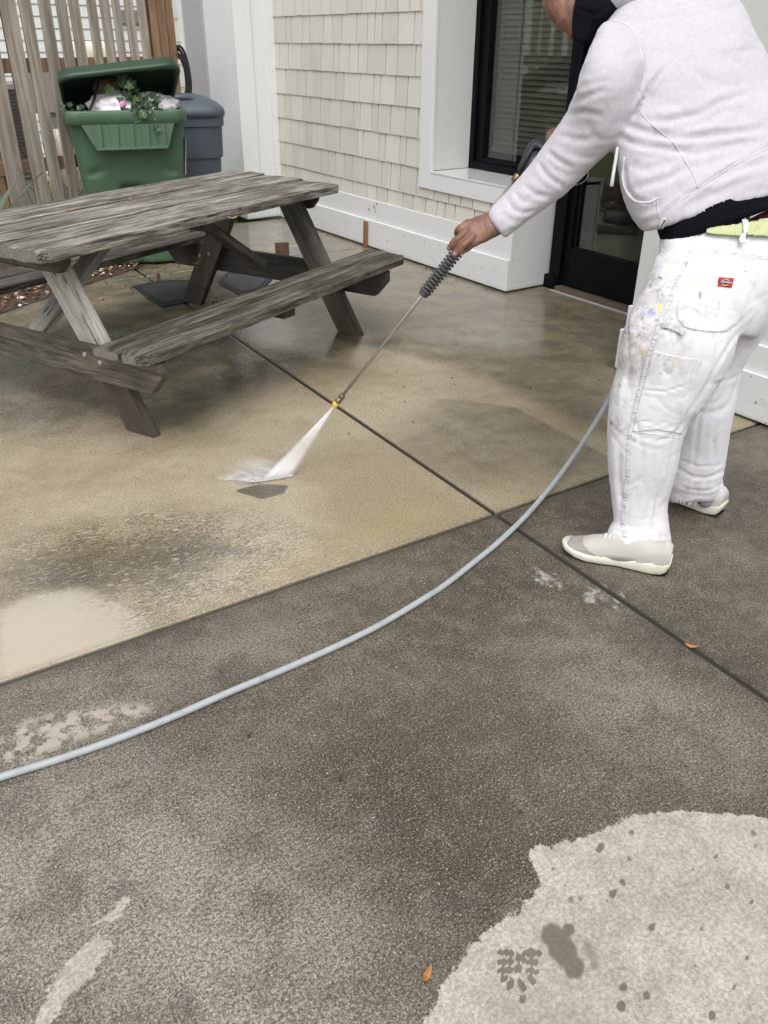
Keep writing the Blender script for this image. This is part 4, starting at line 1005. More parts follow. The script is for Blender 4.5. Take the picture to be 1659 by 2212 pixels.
# splash: low flat wisps thrown forward and a foam line
bm_v = []; bm_f = []; den = []; sc = []
r_ = random.Random(3)
fdv = (G(490, 1016)-G(600, 1034)); fdv /= np.linalg.norm(fdv); fsd = np.array([-fdv[1], fdv[0], 0])
for k in range(260):
    u_ = r_.random(); base = FA+(FB-FA)*u_+fdv*.0
    a = r_.gauss(.05, .32); ln = r_.uniform(.03, .17)*(1-.45*u_); d_ = fdv*math.cos(a)+fsd*math.sin(a); up = r_.uniform(.02, .22)
    wd = r_.uniform(.001, .0035); segs = 7; sd_ = np.cross(d_, [0, 0, 1]); i0 = len(bm_v)
    for j in range(segs+1):
        t = j/segs; q = base+d_*ln*t+np.array([0, 0, .004+up*ln*t*(1.35-t)+.004*t]); w = wd*(1+2.2*t)
        for sx, sz in ((-1, 0), (0, 1), (1, 0), (0, -1)):
            bm_v.append(q+sd_*sx*w+np.array([0, 0, sz*w*.6])-HIT); den.append((1-t)**1.3*.55); sc.append((u_*3+sx*.1, t*2+k, 0))
    for j in range(segs):
        for m in range(4):
            a0 = i0+j*4+m; a1 = i0+j*4+(m+1) % 4; bm_f.append((a0, a1, a1+4, a0+4))
o = pyd('splash', bm_v, bm_f, spray_mat('splash_white', .75), spray, True); addattr(o.data, 'den', den)
at = o.data.attributes.new('sc', 'FLOAT_VECTOR', 'POINT'); at.data.foreach_set('vector', np.array(sc, np.float32).ravel())
# low cloud of mist round the splash
mm = NM('mist_volume'); vol = mm.node('ShaderNodeVolumePrincipled'); vol.inputs['Color'].default_value = (.95, .96, .97, 1)
cc = mm.coord('Object'); ln_ = mm.node('ShaderNodeVectorMath', operation='LENGTH'); mm.lk(cc, ln_.inputs[0])
nn_ = mm.noise(cc, 1.6, 3); dd = mm.math('MULTIPLY', mm.ramp(ln_.outputs['Value'], 1.0, .15, 0, 1), mm.ramp(nn_, .35, .7, .3, 1)); dd = mm.math('MULTIPLY', mm.math('MULTIPLY', mm.ramp(ln_.outputs['Value'], 1.0, .0, 0, 1), mm.ramp(ln_.outputs['Value'], 1.0, .0, 0, 1)), mm.math('ADD', mm.math('MULTIPLY', mm.ramp(mm.noise(mm.coord('Object', (1.5, 5, 2)), 1.6, 4), .38, .66), 34), 1.5))
mm.lk(dd, vol.inputs['Density']); mm.lk(vol.outputs[0], mm.out.inputs['Volume']); mm.n.remove(mm.b)
bm = bmesh.new(); bmesh.ops.create_icosphere(bm, subdivisions=3, radius=1)
mist = bm_obj('spray_mist', bm, mm.m, spray, True); mist.location = tuple(fdv*.06+np.array([0, 0, .015])); mist.rotation_euler = (0, 0, math.atan2(fdv[1], fdv[0])); mist.scale = (.22, .11, .05)

# ------------------------------------------------------------------ the person
def ring_of(c, ax1, ax2, n=22, pw=2.0):
    out = []
    for k in range(n):
        a = 2*PI*k/n; ca, sa = math.cos(a), math.sin(a); e = 2/pw
        out.append(c+ax1*math.copysign(abs(ca)**e, ca)+ax2*math.copysign(abs(sa)**e, sa))
    return out
def loft(bm, secs, n=24, sub=4, pw=2.2):
    """secs: (x, y, D, half width in frame units, half depth in m[, tilt of the width axis in deg from perpendicular])"""
    S = [np.array(s_[:5] if len(s_) < 6 else s_[:6], float) for s_ in secs]
    S = [np.append(s_, 0) if len(s_) == 5 else s_ for s_ in S]
    SS = smoothpts(S, sub) if sub > 1 else S
    R = []
    for i, s_ in enumerate(SS):
        a, b = SS[max(i-1, 0)], SS[min(i+1, len(SS)-1)]
        d2 = np.array([b[0]-a[0], b[1]-a[1]]); d2 /= max(np.linalg.norm(d2), 1e-6)
        th = math.radians(s_[5]); px, py = -d2[1], d2[0]; px, py = px*math.cos(th)-py*math.sin(th), px*math.sin(th)+py*math.cos(th)
        D = s_[2]; m = D/F; c = P(s_[0], s_[1], D)
        a1 = (RV*px-UV*py)*s_[3]*m; a2 = ray(s_[0], s_[1]); a2 = a2/np.linalg.norm(a2)*s_[4]
        R.append([tuple(q) for q in ring_of(c, a1, a2, n, pw)])
    rings(bm, R)
def caps(bm, pts, n=12):
    """chain of round sections: (x, y, D, radius m)"""
    pts = [np.array(p, float) for p in pts]; SS = smoothpts(pts, 4)
    W3 = [P(*p[:3]) for p in SS]; rr = [p[3] for p in SS]
    # rounded ends
    d0 = (W3[0]-W3[1]); d0 /= np.linalg.norm(d0); d1 = (W3[-1]-W3[-2]); d1 /= np.linalg.norm(d1)
    A_ = [W3[0]+d0*rr[0]*f for f in (.85, .5)]; Ar = [rr[0]*.5, rr[0]*.85]; B2 = [W3[-1]+d1*rr[-1]*f for f in (.5, .85)]; Br = [rr[-1]*.85, rr[-1]*.5]
    tube(bm, A_+W3+B2, Ar+rr+Br, n)
def remeshed(bm, voxel, smooth=6, name='tmp'):
    me = bpy.data.meshes.new(name); bmesh.ops.recalc_face_normals(bm, faces=bm.faces); bm.to_mesh(me); bm.free()
    o = bpy.data.objects.new(name, me); COL.objects.link(o)
    m = o.modifiers.new('r', 'REMESH'); m.mode = 'VOXEL'; m.voxel_size = voxel
    m2 = o.modifiers.new('s', 'SMOOTH'); m2.iterations = smooth; m2.factor = .5
    dg = bpy.context.evaluated_depsgraph_get(); me2 = bpy.data.meshes.new_from_object(o.evaluated_get(dg))
    bpy.data.objects.remove(o); bpy.data.meshes.remove(me); return me2
def vco(me):
    a = np.empty(len(me.vertices)*3, np.float32); me.vertices.foreach_get('co', a); return a.reshape(-1, 3).astype(float)
def vno(me):
    a = np.empty(len(me.vertices)*3, np.float32); me.vertex_normals.foreach_get('vector', a); return a.reshape(-1, 3).astype(float)
def setco(me, a): me.vertices.foreach_set('co', np.asarray(a, np.float32).ravel()); me.update()
def pl_dist(p, line):
    d = np.full(len(p), 1e9); tt = np.zeros(len(p)); n = len(line)-1
    for i in range(n):
        a, b = np.array(line[i], float), np.array(line[i+1], float); e = b-a; w = p-a
        t = np.clip((w@e)/max(e@e, 1e-9), 0, 1); q = w-t[:, None]*e; dd_ = np.sqrt((q*q).sum(1)); m = dd_ < d
        # signed: positive on the left of travel
        sgn = np.sign(e[0]*w[:, 1]-e[1]*w[:, 0]); d = np.where(m, dd_, d); tt = np.where(m, (i+t)/n, tt)
    return d, tt
def folds(me, fl, facing=True):
    """press fold lines into cloth: (list of frame points, width, depth in m)"""
    c = vco(me); n = vno(me); p = proj(c); vis = sstep(.02, -.25, n@DV) if facing else np.ones(len(c)); dis = np.zeros(len(c))
    for line, w, a in fl:
        ln = smoothpts([np.array(q, float) for q in line], 5) if len(line) > 2 else line
        d, t = pl_dist(p, ln); k = np.sin(np.clip(t, .0, 1)*PI)**.5*.85+.15
        k = np.where((t <= 0) | (t >= 1), .15*np.exp(-(d/w)**2), k)
        dis += (-a*np.exp(-(d/w)**2)+a*.55*np.exp(-((d-2.1*w)/(1.1*w))**2))*k
    setco(me, c+n*(dis*vis)[:, None])
def rumple(me, amp, scl, seed=0, aniso=(1, 1, 1)):
    from mathutils import noise
    c = vco(me); n = vno(me); o = Vector((seed, seed*2, 3))
    d = np.array([noise.noise(Vector((x*scl*aniso[0], y*scl*aniso[1], z*scl*aniso[2]))+o) for x, y, z in c]); setco(me, c+n*(d*amp)[:, None])
def creases(me, amp, scl, seed=0, aniso=(1, 1, 1), pw=3):
    from mathutils import noise
    c = vco(me); n = vno(me); o = Vector((seed*1.7, seed, 9))
    def f(x, y, z):
        p = Vector((x*scl*aniso[0], y*scl*aniso[1], z*scl*aniso[2]))+o; w = noise.noise(p*.6)*.8
        return (1-abs(noise.noise(p+Vector((w, w, -w))))*2.2)
    d = np.array([max(0, f(x, y, z)) for x, y, z in c])**pw; setco(me, c-n*((d-.25)*amp)[:, None])
def bvh_of(me):
    c = vco(me); return BVHTree.FromPolygons([tuple(q) for q in c], [tuple(p.vertices) for p in me.polygons])
def cast(bv, x, y, off=.0):
    w = ray(x, y); w = w/np.linalg.norm(w); h = bv.ray_cast(Vector(C0), Vector(w), 6)
    if h[0] is None: return None, None
    n = h[1]
    if n.dot(Vector(w)) > 0: n = -n
    return np.array(h[0]+n*off), np.array(n)
def seam(name, bv, line, mat, parent, r=.0012, off=.0006, step=3, org=(0, 0, 0)):
    pts = smoothpts([np.array(q, float) for q in line], 6); out = []
    for q in pts:
        h, n = cast(bv, q[0], q[1], off)
        if h is not None and (not out or np.linalg.norm(h-out[-1]) < .08): out.append(h)
    if len(out) < 3: return None
    bm = bmesh.new(); tube(bm, [q-np.array(org) for q in out], r, 6); return bm_obj(name, bm, mat, parent, True)
def patch(name, bv, poly, mat, parent, off=.003, res=5.0, org=(0, 0, 0), th=.0015):
    """cloth patch that follows the surface below it; poly in frame units"""
    p = np.array(poly, float); x0, y0 = p.min(0); x1, y1 = p.max(0); nx_ = max(4, int((x1-x0)/res)); ny_ = max(4, int((y1-y0)/res))
    bm = bmesh.new(); vs = [bm.verts.new((q[0], q[1], 0)) for q in p]; f = bm.faces.new(vs)
    for i in range(1, nx_): bmesh.ops.bisect_plane(bm, geom=bm.verts[:]+bm.edges[:]+bm.faces[:], plane_co=(x0+(x1-x0)*i/nx_, 0, 0), plane_no=(1, 0, 0))
    for i in range(1, ny_): bmesh.ops.bisect_plane(bm, geom=bm.verts[:]+bm.edges[:]+bm.faces[:], plane_co=(0, y0+(y1-y0)*i/ny_, 0), plane_no=(0, 1, 0))
    last = None
    for v in bm.verts:
        h, n = cast(bv, v.co.x, v.co.y, off)
        v.co = Vector(h-np.array(org)) if h is not None else Vector(P(v.co.x, v.co.y, 2.5)-np.array(org))
    ext = bmesh.ops.extrude_face_region(bm, geom=bm.faces[:])
    for v in ext['geom']:
        if isinstance(v, bmesh.types.BMVert): v.co += Vector(-DV)*th
    return bm_obj(name, bm, mat, parent, True)

def skin_mat():
    s = NM('brown_skin'); c = s.coord(); n = s.noise(c, 28, 5, .65); n2 = s.noise(c, 160, 3, .6)
    col = s.mix(s.ramp(n, .3, .7), (.125, .055, .034), (.215, .108, .072)); col = s.mix(s.math('MULTIPLY', s.attr('pale'), .8), col, (.50, .30, .22))
    col = s.mix(s.math('MULTIPLY', s.attr('crease'), .8), col, (.07, .03, .018))
    return s.bs(base=col, rough=.5, normal=s.bump(s.math('ADD', n2, s.math('MULTIPLY', n, .4)), .22, .0025), sss=.05)
def cloth_mat(name, col, heather=.0, weave=600, bump=.15, stains=False, rough=.9):
    s = NM(name); c = s.coord(); n = s.noise(c, 5, 5, .6); f = s.noise(c, 90, 4, .75); w = s.noise(c, weave, 2, .5)
    base = s.mix(n, [x*.95 for x in col], [min(1, x*1.04) for x in col])
    if heather: base = s.mix(s.math('MULTIPLY', s.ramp(f, .42, .66), heather), base, [x*.70 for x in col])
    if stains:
        sm = s.noise(c, 22, 6, .75); g = s.attr('grime')
        base = s.mix(s.math('MULTIPLY', g, s.ramp(sm, .34, .62)), base, (.29, .27, .235))
        sm2 = s.noise(c, 55, 4, .7); base = s.mix(s.math('MULTIPLY', g, s.ramp(sm2, .55, .66, 0, .8)), base, (.13, .115, .10))
        base = s.mix(s.math('MULTIPLY', g, s.ramp(s.noise(c, 13, 3, .6), .60, .70, 0, .35)), base, (.55, .46, .33))
        v = s.node('ShaderNodeAttribute', attribute_name='paint'); base = s.mix(v.outputs['Alpha'], base, v.outputs['Color'])
    return s.bs(base=base, rough=rough, normal=s.bump(s.math('ADD', w, s.math('MULTIPLY', f, .7)), bump, .002), sheen=.15 if heather else 0, spec=.2)
M_skin = skin_mat(); M_hood = cloth_mat('heather_sweatshirt', (.51, .495, .54), .32, 500, .3); M_pant = cloth_mat('white_canvas', (.635, .635, .67), 0, 900, .12, True)
M_seam = cloth_mat('white_stitching', (.66, .66, .69), 0, 900, .1); M_hseam = cloth_mat('sweatshirt_seam', (.58, .56, .61), .2)
M_shirt = simple('black_cotton', (.0045, .005, .008), .95, .2, 40, bump=.15, spec=.08); M_belt = simple('lime_canvas_belt', (.45, .49, .26), .85, .12, 60, bump=.4, bscale=300)
M_scarf = simple('black_knit', (.005, .005, .008), .95, .3, 60, bump=.6, bscale=120, spec=.1); M_maroon = simple('maroon_cloth', (.10, .015, .03), .9)

person = empty('person', (2.15, 1.5, 0), 0, 'person in pale hoodie and paint-stained white trousers leaning forward, holding the lance', 'person')
PO = np.array([2.15, 1.5, 0.0])
def finish(name, me, mat, smooth=True):
    c = vco(me); setco(me, c-PO); o = link(name, me, mat, person, smooth); return o

# ---- trousers (one surface: seat and two legs)
bm = bmesh.new()
loft(bm, [(1574, 492, 2.42, 146, .150, -10), (1572, 522, 2.42, 148, .158, -5), (1560, 575, 2.43, 140, .175), (1548, 640, 2.44, 128, .17), (1530, 700, 2.46, 108, .14)], 28, 4, 2.4)
loft(bm, [(1500, 560, 2.37, 84, .11), (1492, 640, 2.37, 106, .125), (1472, 720, 2.38, 121, .125), (1450, 780, 2.40, 118, .115), (1430, 830, 2.43, 104, .105), (1407, 880, 2.46, 92, .100),
          (1395, 940, 2.50, 83, .098), (1389, 1010, 2.55, 74, .092), (1383, 1070, 2.60, 63, .085), (1384, 1110, 2.63, 58, .080), (1386, 1138, 2.65, 59, .082), (1380, 1160, 2.66, 68, .088), (1384, 1178, 2.665, 66, .088, 4), (1388, 1199, 2.67, 58, .083, 8)], 26, 4, 2.2)
loft(bm, [(1640, 560, 2.50, 70, .11), (1610, 640, 2.53, 80, .12), (1566, 720, 2.58, 72, .12), (1538, 780, 2.62, 68, .115), (1528, 850, 2.67, 66, .105), (1520, 910, 2.72, 62, .10),
          (1513, 970, 2.79, 58, .095), (1506, 1020, 2.85, 58, .09), (1503, 1050, 2.88, 60, .09), (1503, 1070, 2.91, 62, .088, 8), (1506, 1084, 2.92, 58, .082, 14)], 26, 4, 2.2)
me = remeshed(bm, .0085, 7, 'trousers')
rumple(me, .004, 8, 2, (1, 1, .6)); creases(me, .006, 6, 3, (1.7, 1.7, .45), 6); creases(me, .0024, 12, 8, (1.2, 1.2, .8), 6); creases(me, .0010, 34, 4, (1, 1, 1), 3)
def z4(x, y): return (1152+.372*x, 494+.372*y)
PF = [([z4(440, 1120), z4(520, 1200), z4(640, 1265), z4(790, 1290)], 5, .006), ([z4(560, 1180), z4(700, 1225), z4(850, 1205)], 5, .006), ([z4(455, 1200), z4(520, 1280), z4(580, 1330)], 5, .005),
      ([z4(900, 1090), z4(820, 1180), z4(700, 1250)], 6, .005), ([z4(620, 1110), z4(760, 1150), z4(860, 1130)], 5, .003),
      ([z4(1200, 850), z4(1100, 890), z4(1010, 900)], 6, .006), ([z4(1130, 960), z4(1060, 1010), z4(960, 1010)], 6, .004),
      ([z4(1225, 560), z4(1120, 700), z4(1010, 900), z4(920, 1060)], 6, .007), ([z4(1290, 460), z4(1180, 560), z4(1050, 640)], 7, .004),
      ([z4(840, 1390), z4(930, 1440), z4(1030, 1440), z4(1110, 1400)], 6, .009), ([z4(830, 1480), z4(900, 1510), z4(1010, 1520), z4(1100, 1480)], 5, .006), ([z4(850, 1340), z4(960, 1380), z4(1110, 1370)], 5, .005),
      ([z4(440, 1745), z4(540, 1770), z4(650, 1790), z4(790, 1785)], 4.5, .009), ([z4(430, 1790), z4(520, 1830), z4(590, 1850), z4(790, 1830)], 4, .006), ([z4(500, 1650), z4(620, 1690), z4(770, 1650)], 5, .004),
      ([z4(720, 150), z4(780, 210), z4(870, 235)], 4, .004), ([z4(500, 700), z4(600, 690), z4(690, 640)], 6, .004), ([z4(460, 870), z4(560, 850), z4(640, 800)], 6, .004), ([z4(450, 980), z4(540, 1000), z4(600, 960)], 5, .004),
      ([z4(620, 930), z4(760, 945), z4(900, 900)], 5, .004), ([z4(890, 420), z4(1020, 470), z4(1180, 470)], 5, .003), ([z4(560, 420), z4(650, 380), z4(720, 320)], 5, .004), ([z4(540, 560), z4(640, 600), z4(700, 560)], 6, .004),
      ([z4(600, 1400), z4(590, 1550), z4(600, 1640)], 7, .003), ([z4(800, 1330), z4(780, 1450), z4(740, 1560)], 7, .003), ([z4(1150, 620), z4(1120, 800)], 8, .004)]
folds(me, [(l_, w_*.55, a_*.5) for l_, w_, a_ in PF]+[([z4(*a) for a in q], 4, .004) for q in (((1000, 250), (930, 700), (880, 1050)), ((700, 1300), (690, 1500), (660, 1700)), ((500, 1250), (500, 1450), (520, 1640)), ((760, 1330), (730, 1500), (700, 1690)), ((980, 1000), (950, 1200), (930, 1380)), ((1090, 950), (1050, 1180), (1040, 1370)), ((640, 640), (560, 800), (520, 1000)))])
def stain(me, off=np.zeros(3)):
    c = vco(me)+off; pj = proj(c); nrm = vno(me); vis = (nrm@DV) < .1 if len(c) > 5000 else np.ones(len(c))
    gr = np.zeros(len(c))
    for (x, y, r, a) in ((700, 330, 120, .5), (640, 560, 130, .9), (560, 620, 110, .8), (740, 380, 90, .6), (560, 800, 150, .5), (650, 720, 90, .6), (500, 980, 120, .35), (800, 580, 80, .8), (760, 250, 90, .35), (950, 360, 120, .25), (850, 750, 90, .3), (500, 1150, 60, .5), (900, 1500, 90, .4)):
        q = z4(x, y); gr = np.maximum(gr, min(1, a*1.2)*np.exp(-((pj[:, 0]-q[0])**2+((pj[:, 1]-q[1])*.8)**2)/(2*(r*.372*.62)**2)))
    addattr(me, 'grime', gr*vis)
    pa = me.attributes.new('paint', 'FLOAT_COLOR', 'POINT'); pcol = np.zeros((len(c), 4)); pcol[:, :3] = .5
    for (x, y, rx, ry, cl, al) in ((641, 492, 18, 12, (.33, .40, .62), .85), (687, 487, 20, 15, (.25, .31, .55), .9), (735, 465, 12, 22, (.85, .60, .05), .95), (783, 225, 12, 18, (.85, .68, .2), .6), (855, 172, 7, 7, (.9, .6, .1), .8), (738, 285, 9, 9, (.04, .05, .06), .9),
                                   (722, 358, 18, 8, (.2, .2, .2), .7), (730, 385, 7, 14, (.15, .13, .1), .7), (952, 325, 20, 18, (.72, .66, .52), .8), (968, 385, 10, 20, (.25, .26, .28), .7), (645, 712, 14, 36, (.60, .48, .34), .7), (630, 803, 18, 8, (.62, .45, .33), .7),
                                   (730, 735, 16, 9, (.35, .38, .5), .7), (497, 907, 12, 12, (.3, .3, .33), .7), (830, 778, 12, 14, (.85, .7, .5), .7), (615, 580, 8, 8, (.8, .6, .1), .7), (585, 1222, 9, 16, (.35, .37, .4), .6), (452, 1132, 8, 12, (.1, .11, .12), .8), (1077, 434, 7, 12, (.4, .42, .5), .7), (740, 842, 16, 5, (.35, .35, .42), .6), (1095, 405, 7, 8, (.45, .47, .5), .6), (1262, 78, 10, 6, (.3, .35, .38), .6), (643, 1640, 8, 8, (.5, .52, .55), .5)):
        q = z4(x, y); d = np.sqrt(((pj[:, 0]-q[0])/(rx*.372*1.15))**2+((pj[:, 1]-q[1])/(ry*.372*1.15))**2)+.25*np.sin(pj[:, 0]*.9)*np.sin(pj[:, 1]*.8)
        a = sstep(1.1, .75, d)*al*vis; m = a > pcol[:, 3]; pcol[m, :3] = cl; pcol[:, 3] = np.maximum(pcol[:, 3], a)
    pa.data.foreach_set('color', pcol.astype(np.float32).ravel())
stain(me)
bvp = bvh_of(me); pants = finish('trousers', me, M_pant)
def pseam(line, r=.0011): return seam('seam', bvp, [z4(*q) for q in line], M_seam, pants, r, .0004, org=PO)
side = [(962, 35), (900, 190), (860, 260), (800, 420), (745, 540), (715, 640), (680, 740), (640, 890), (605, 1030), (575, 1170), (562, 1280), (556, 1420), (540, 1560), (530, 1700), (545, 1790)]
sr = smoothpts([np.array(q, float) for q in side], 3)
seamtape = NM('puckered_seam'); cz = seamtape.coord(); pk0 = seamtape.noise(seamtape.coord('Object', (30, 30, 150)), 1, 3, .6)
seamtape.bs(base=seamtape.mix(seamtape.ramp(pk0, .5, .62), (.60, .60, .63), (.40, .40, .42)), rough=.9, normal=seamtape.bump(pk0, .9, .004))
patch('side_seam', bvp, [z4(x+2, y) for x, y in sr]+[z4(x-20, y) for x, y in sr[::-1]], seamtape.m, pants, .0016, 3.0, PO, .001)
pseam(side, .0012); pseam([(x-17, y) for x, y in side], .0011)
pseam([(722, 70), (735, 130), (790, 185), (880, 215)], .0014); pseam([(735, 62), (748, 120), (800, 172), (888, 200)], .0012)
pseam([(940, 118), (1100, 133), (1240, 150), (1363, 165)], .0014); pseam([(940, 130), (1100, 146), (1240, 163), (1363, 178)], .0011)
def ppatch(name, poly, off=.0022):
    o = patch(name, bvp, [z4(*q) for q in poly], M_pant, pants, off, 2.2, PO, .0012); stain(o.data, PO); return o
bp = [(932, 192), (1060, 208), (1190, 228), (1308, 250), (1290, 310), (1245, 400), (1215, 480), (1180, 545), (1130, 588), (1060, 600), (960, 592), (880, 572), (840, 530), (832, 470), (850, 400), (890, 290)]
pk_ = ppatch('back_pocket', bp)
pseam(bp[3:]+[bp[0]], .0015); pseam([(932, 205), (1060, 222), (1190, 242), (1300, 268)], .0013); pseam([(860, 410), (960, 425), (1100, 450), (1205, 458)], .0011)
tp = [(700, 712), (790, 735), (880, 752), (970, 768), (955, 830), (930, 900), (905, 985), (860, 1190), (720, 1165), (580, 1178), (600, 1060), (640, 925), (668, 820)]
ppatch('tool_pocket', tp, .0018); pseam([(700, 712), (790, 735), (880, 752), (970, 768), (955, 830), (930, 900), (905, 985), (850, 1190)], .0014); pseam([(640, 922), (760, 950), (905, 988)], .0013); pseam([(578, 1178), (720, 1195), (850, 1218)], .0013)
ppatch('hammer_loop', [(752, 548), (800, 552), (850, 568), (885, 585), (860, 620), (835, 600), (790, 582), (740, 578)], .006)
# red label on the back pocket, with its oval badge and lettering
bvk = bvp
lab = patch('pocket_label', bvk, [z4(*q) for q in [(1077, 283), (1160, 290), (1147, 344), (1060, 337)]], simple('red_label_cloth', (.42, .012, .022), .7, .15, 200), pants, .0052, 4, PO, .0008)
def labpt(u_, v_, off=.0068):
    a, b, c2, d2 = [np.array(z4(*q)) for q in [(1077, 283), (1160, 290), (1147, 344), (1060, 337)]]
    q = a*(1-u_)*(1-v_)+b*u_*(1-v_)+c2*u_*v_+d2*(1-u_)*v_; h, n = cast(bvk, q[0], q[1], off)
    return h-PO
bm = bmesh.new()
el = lambda rx, ry, cx=.5, cy=.5: [labpt(cx+rx*math.cos(a), cy+ry*math.sin(a)) for a in np.linspace(0, 2*PI, 21)[:-1]]
bm.faces.new([bm.verts.new(q) for q in el(.27, .40)]); bm_obj('gold_badge', bm, simple('gold_thread', (.45, .28, .12), .6), lab)
bm = bmesh.new(); o_ = DV*-.0006
bm.faces.new([bm.verts.new(q+o_) for q in el(.18, .27)]); bm_obj('badge_centre', bm, simple('dark_red_thread', (.20, .03, .03), .7), lab)
bm = bmesh.new(); bm.faces.new([bm.verts.new(labpt(u_, v_)+o_*2) for u_, v_ in ((.10, .40), (.25, .36), (.5, .34), (.75, .36), (.92, .40), (.92, .62), (.75, .66), (.5, .68), (.25, .66), (.10, .62))]); bm_obj('name_band', bm, simple('navy_thread', (.02, .025, .05), .7), lab)
tc = bpy.data.curves.new('lettering', 'FONT'); tc.body = 'Dickies'; tc.size = 1; tc.align_x = 'CENTER'; tc.align_y = 'CENTER'; tc.shear = .3
to = bpy.data.objects.new('lettering', tc); COL.objects.link(to); dg = bpy.context.evaluated_depsgraph_get(); dg.update()
tme = bpy.data.meshes.new_from_object(to.evaluated_get(dg)); bpy.data.objects.remove(to)
lc = vco(tme); w_ = lc[:, 0].max()-lc[:, 0].min(); lc[:, 0] /= w_; lc[:, 1] /= w_
eu, ev = labpt(.8, .5)-labpt(.2, .5), labpt(.5, .3)-labpt(.5, .7); cen_ = labpt(.51, .51)+o_*3.5
setco(tme, cen_+np.outer(lc[:, 0]*1.22, eu)+np.outer(lc[:, 1]*2.3, ev)); link('lettering', tme, simple('white_thread', (.75, .75, .75), .7), lab)

# ---- hoodie: torso and near sleeve as one surface, far sleeve, hood
bm = bmesh.new()
ax = -26  # the hem lies along this slope; sections are parallel to it
TS = [(1562, 452, 2.42, 178, .165), (1553, 420, 2.42, 192, .178), (1541, 370, 2.42, 203, .19), (1521, 292, 2.42, 198, .19), (1500, 220, 2.42, 186, .19), (1474, 135, 2.41, 172, .19), (1448, 60, 2.42, 160, .185), (1420, -10, 2.44, 134, .17), (1384, -58, 2.46, 84, .12)]
loft(bm, TS, 30, 5, 2.5)
loft(bm, [(1352, 60, 2.33, 46, .07), (1336, 110, 2.28, 62, .095), (1318, 176, 2.28, 68, .095), (1296, 246, 2.33, 67, .092), (1256, 306, 2.40, 60, .085), (1188, 381, 2.46, 49.5, .070), (1124, 440, 2.50, 40, .058), (1090, 471, 2.51, 37, .052), (1076, 485, 2.515, 34.5, .050), (1071, 489, 2.515, 31, .046)], 24, 5, 2.1)
me = remeshed(bm, .0085, 8, 'hoodie')
rumple(me, .006, 7, 1); rumple(me, .0022, 18, 6, (1, 1, 1)); rumple(me, .0007, 70, 3); creases(me, .004, 5, 5, (1, 1, 1.6), 4); creases(me, .002, 12, 4, (1, 1, 1.3), 4)
def z7(x, y): return (1289.2+.2232*x, .2232*y)
HF = [([(1619, 203), (1557, 221), (1512, 248), (1445, 261), (1390, 261)], 7, .008), ([(1646, 279), (1579, 288), (1512, 295), (1445, 295), (1352, 271)], 7, .010), ([(1334, 292), (1374, 312), (1423, 319), (1500, 330)], 6, .007),
      ([z7(640, 670), z7(520, 830), z7(420, 1000), z7(360, 1130)], 4.0, .014), ([z7(1300, 1030), z7(1000, 1190), z7(700, 1280)], 8, .006), ([z7(1600, 1350), z7(1300, 1400), z7(1000, 1480), z7(850, 1480)], 7, .005),
      ([z7(330, 1830), z7(480, 1790), z7(700, 1720), z7(850, 1640)], 7, .006), ([z7(330, 1600), z7(500, 1640), z7(720, 1560)], 8, .005), ([z7(640, 1190), z7(900, 1100), z7(1100, 1000)], 8, .004), ([z7(1657, 1560), z7(1400, 1640), z7(1100, 1760)], 8, .004),
      ([(1352, 344), (1351, 379), (1357, 408), (1378, 430), (1405, 433), (1428, 424)], 3.2, .007), ([(1380, 460), (1410, 450), (1440, 430)], 6, .004), ([(1375, 500), (1400, 480), (1430, 470)], 6, .004),
      ([(1662, 318), (1579, 361), (1508, 408), (1445, 449), (1420, 484)], 3.0, .0055), ([(1640, 380), (1560, 410), (1480, 450)], 8, .004), ([(1600, 350), (1540, 400)], 8, .003),
      ([(1183, 326), (1206, 346), (1236, 362)], 5, .009), ([(1162, 350), (1183, 380), (1218, 404)], 5, .009), ([(1131, 400), (1160, 420), (1190, 424)], 5, .006), ([(1095, 425), (1106, 450), (1129, 459), (1150, 455)], 4, .007), ([(1081, 459), (1104, 476), (1120, 478)], 4, .005), ([(1110, 412), (1130, 436), (1160, 440)], 4, .005),
      ([(1233, 225), (1273, 206), (1307, 193)], 6, .007), ([(1252, 170), (1268, 145), (1290, 128)], 5, .006), ([(1222, 250), (1262, 242), (1300, 250)], 6, .006), ([(1205, 290), (1240, 300), (1280, 302)], 6, .005), ([(1262, 110), (1275, 90), (1300, 70)], 5, .005), ([(1250, 190), (1290, 180), (1320, 170)], 6, .004), ([(1230, 330), (1262, 340), (1290, 335)], 6, .004)]
folds(me, [(l_, w_, a_*(.72 if i_ >= 16 else .9)) for i_, (l_, w_, a_) in enumerate(HF)])
bvhd = bvh_of(me); hoodie = finish('hoodie', me, M_hood)
for ln in ([(1303, 45), (1329, 46), (1354, 56), (1376, 83), (1387, 125), (1389, 170), (1383, 212), (1376, 236)], [(1378.5, 232), (1396, 259), (1423, 281), (1454, 308), (1481, 350), (1497, 377), (1508, 406)],
           [(1662, 318), (1579, 361), (1508, 408), (1445, 449), (1424, 478)], [z7(585, 1930), z7(590, 2030), z7(610, 2120)]):
    seam('seam', bvhd, ln, M_hseam, hoodie, .0018, .0004, org=PO)
seam('pocket_edge', bvhd, [(1349, 340), (1345.5, 379), (1352, 410), (1372, 434), (1400, 438), (1424, 427)], M_hseam, hoodie, .0034, .0015, org=PO)
tg = patch('hem_tag', bvhd, [z7(595, 2205), z7(630, 2110), z7(672, 2108), z7(640, 2205)], simple('pale_grey_tag', (.55, .55, .53), .7), hoodie, .004, 3, PO, .001)
bm = bmesh.new()
for k in range(4):
    x, y = z7(622+k*10, 2190-k*20); h, n = cast(bvhd, x, y, .0056); box(bm, *[v for i in range(3) for v in (h[i]-PO[i]-.0016, h[i]-PO[i]+.0016)])
bm_obj('tag_print', bm, M_black, tg)
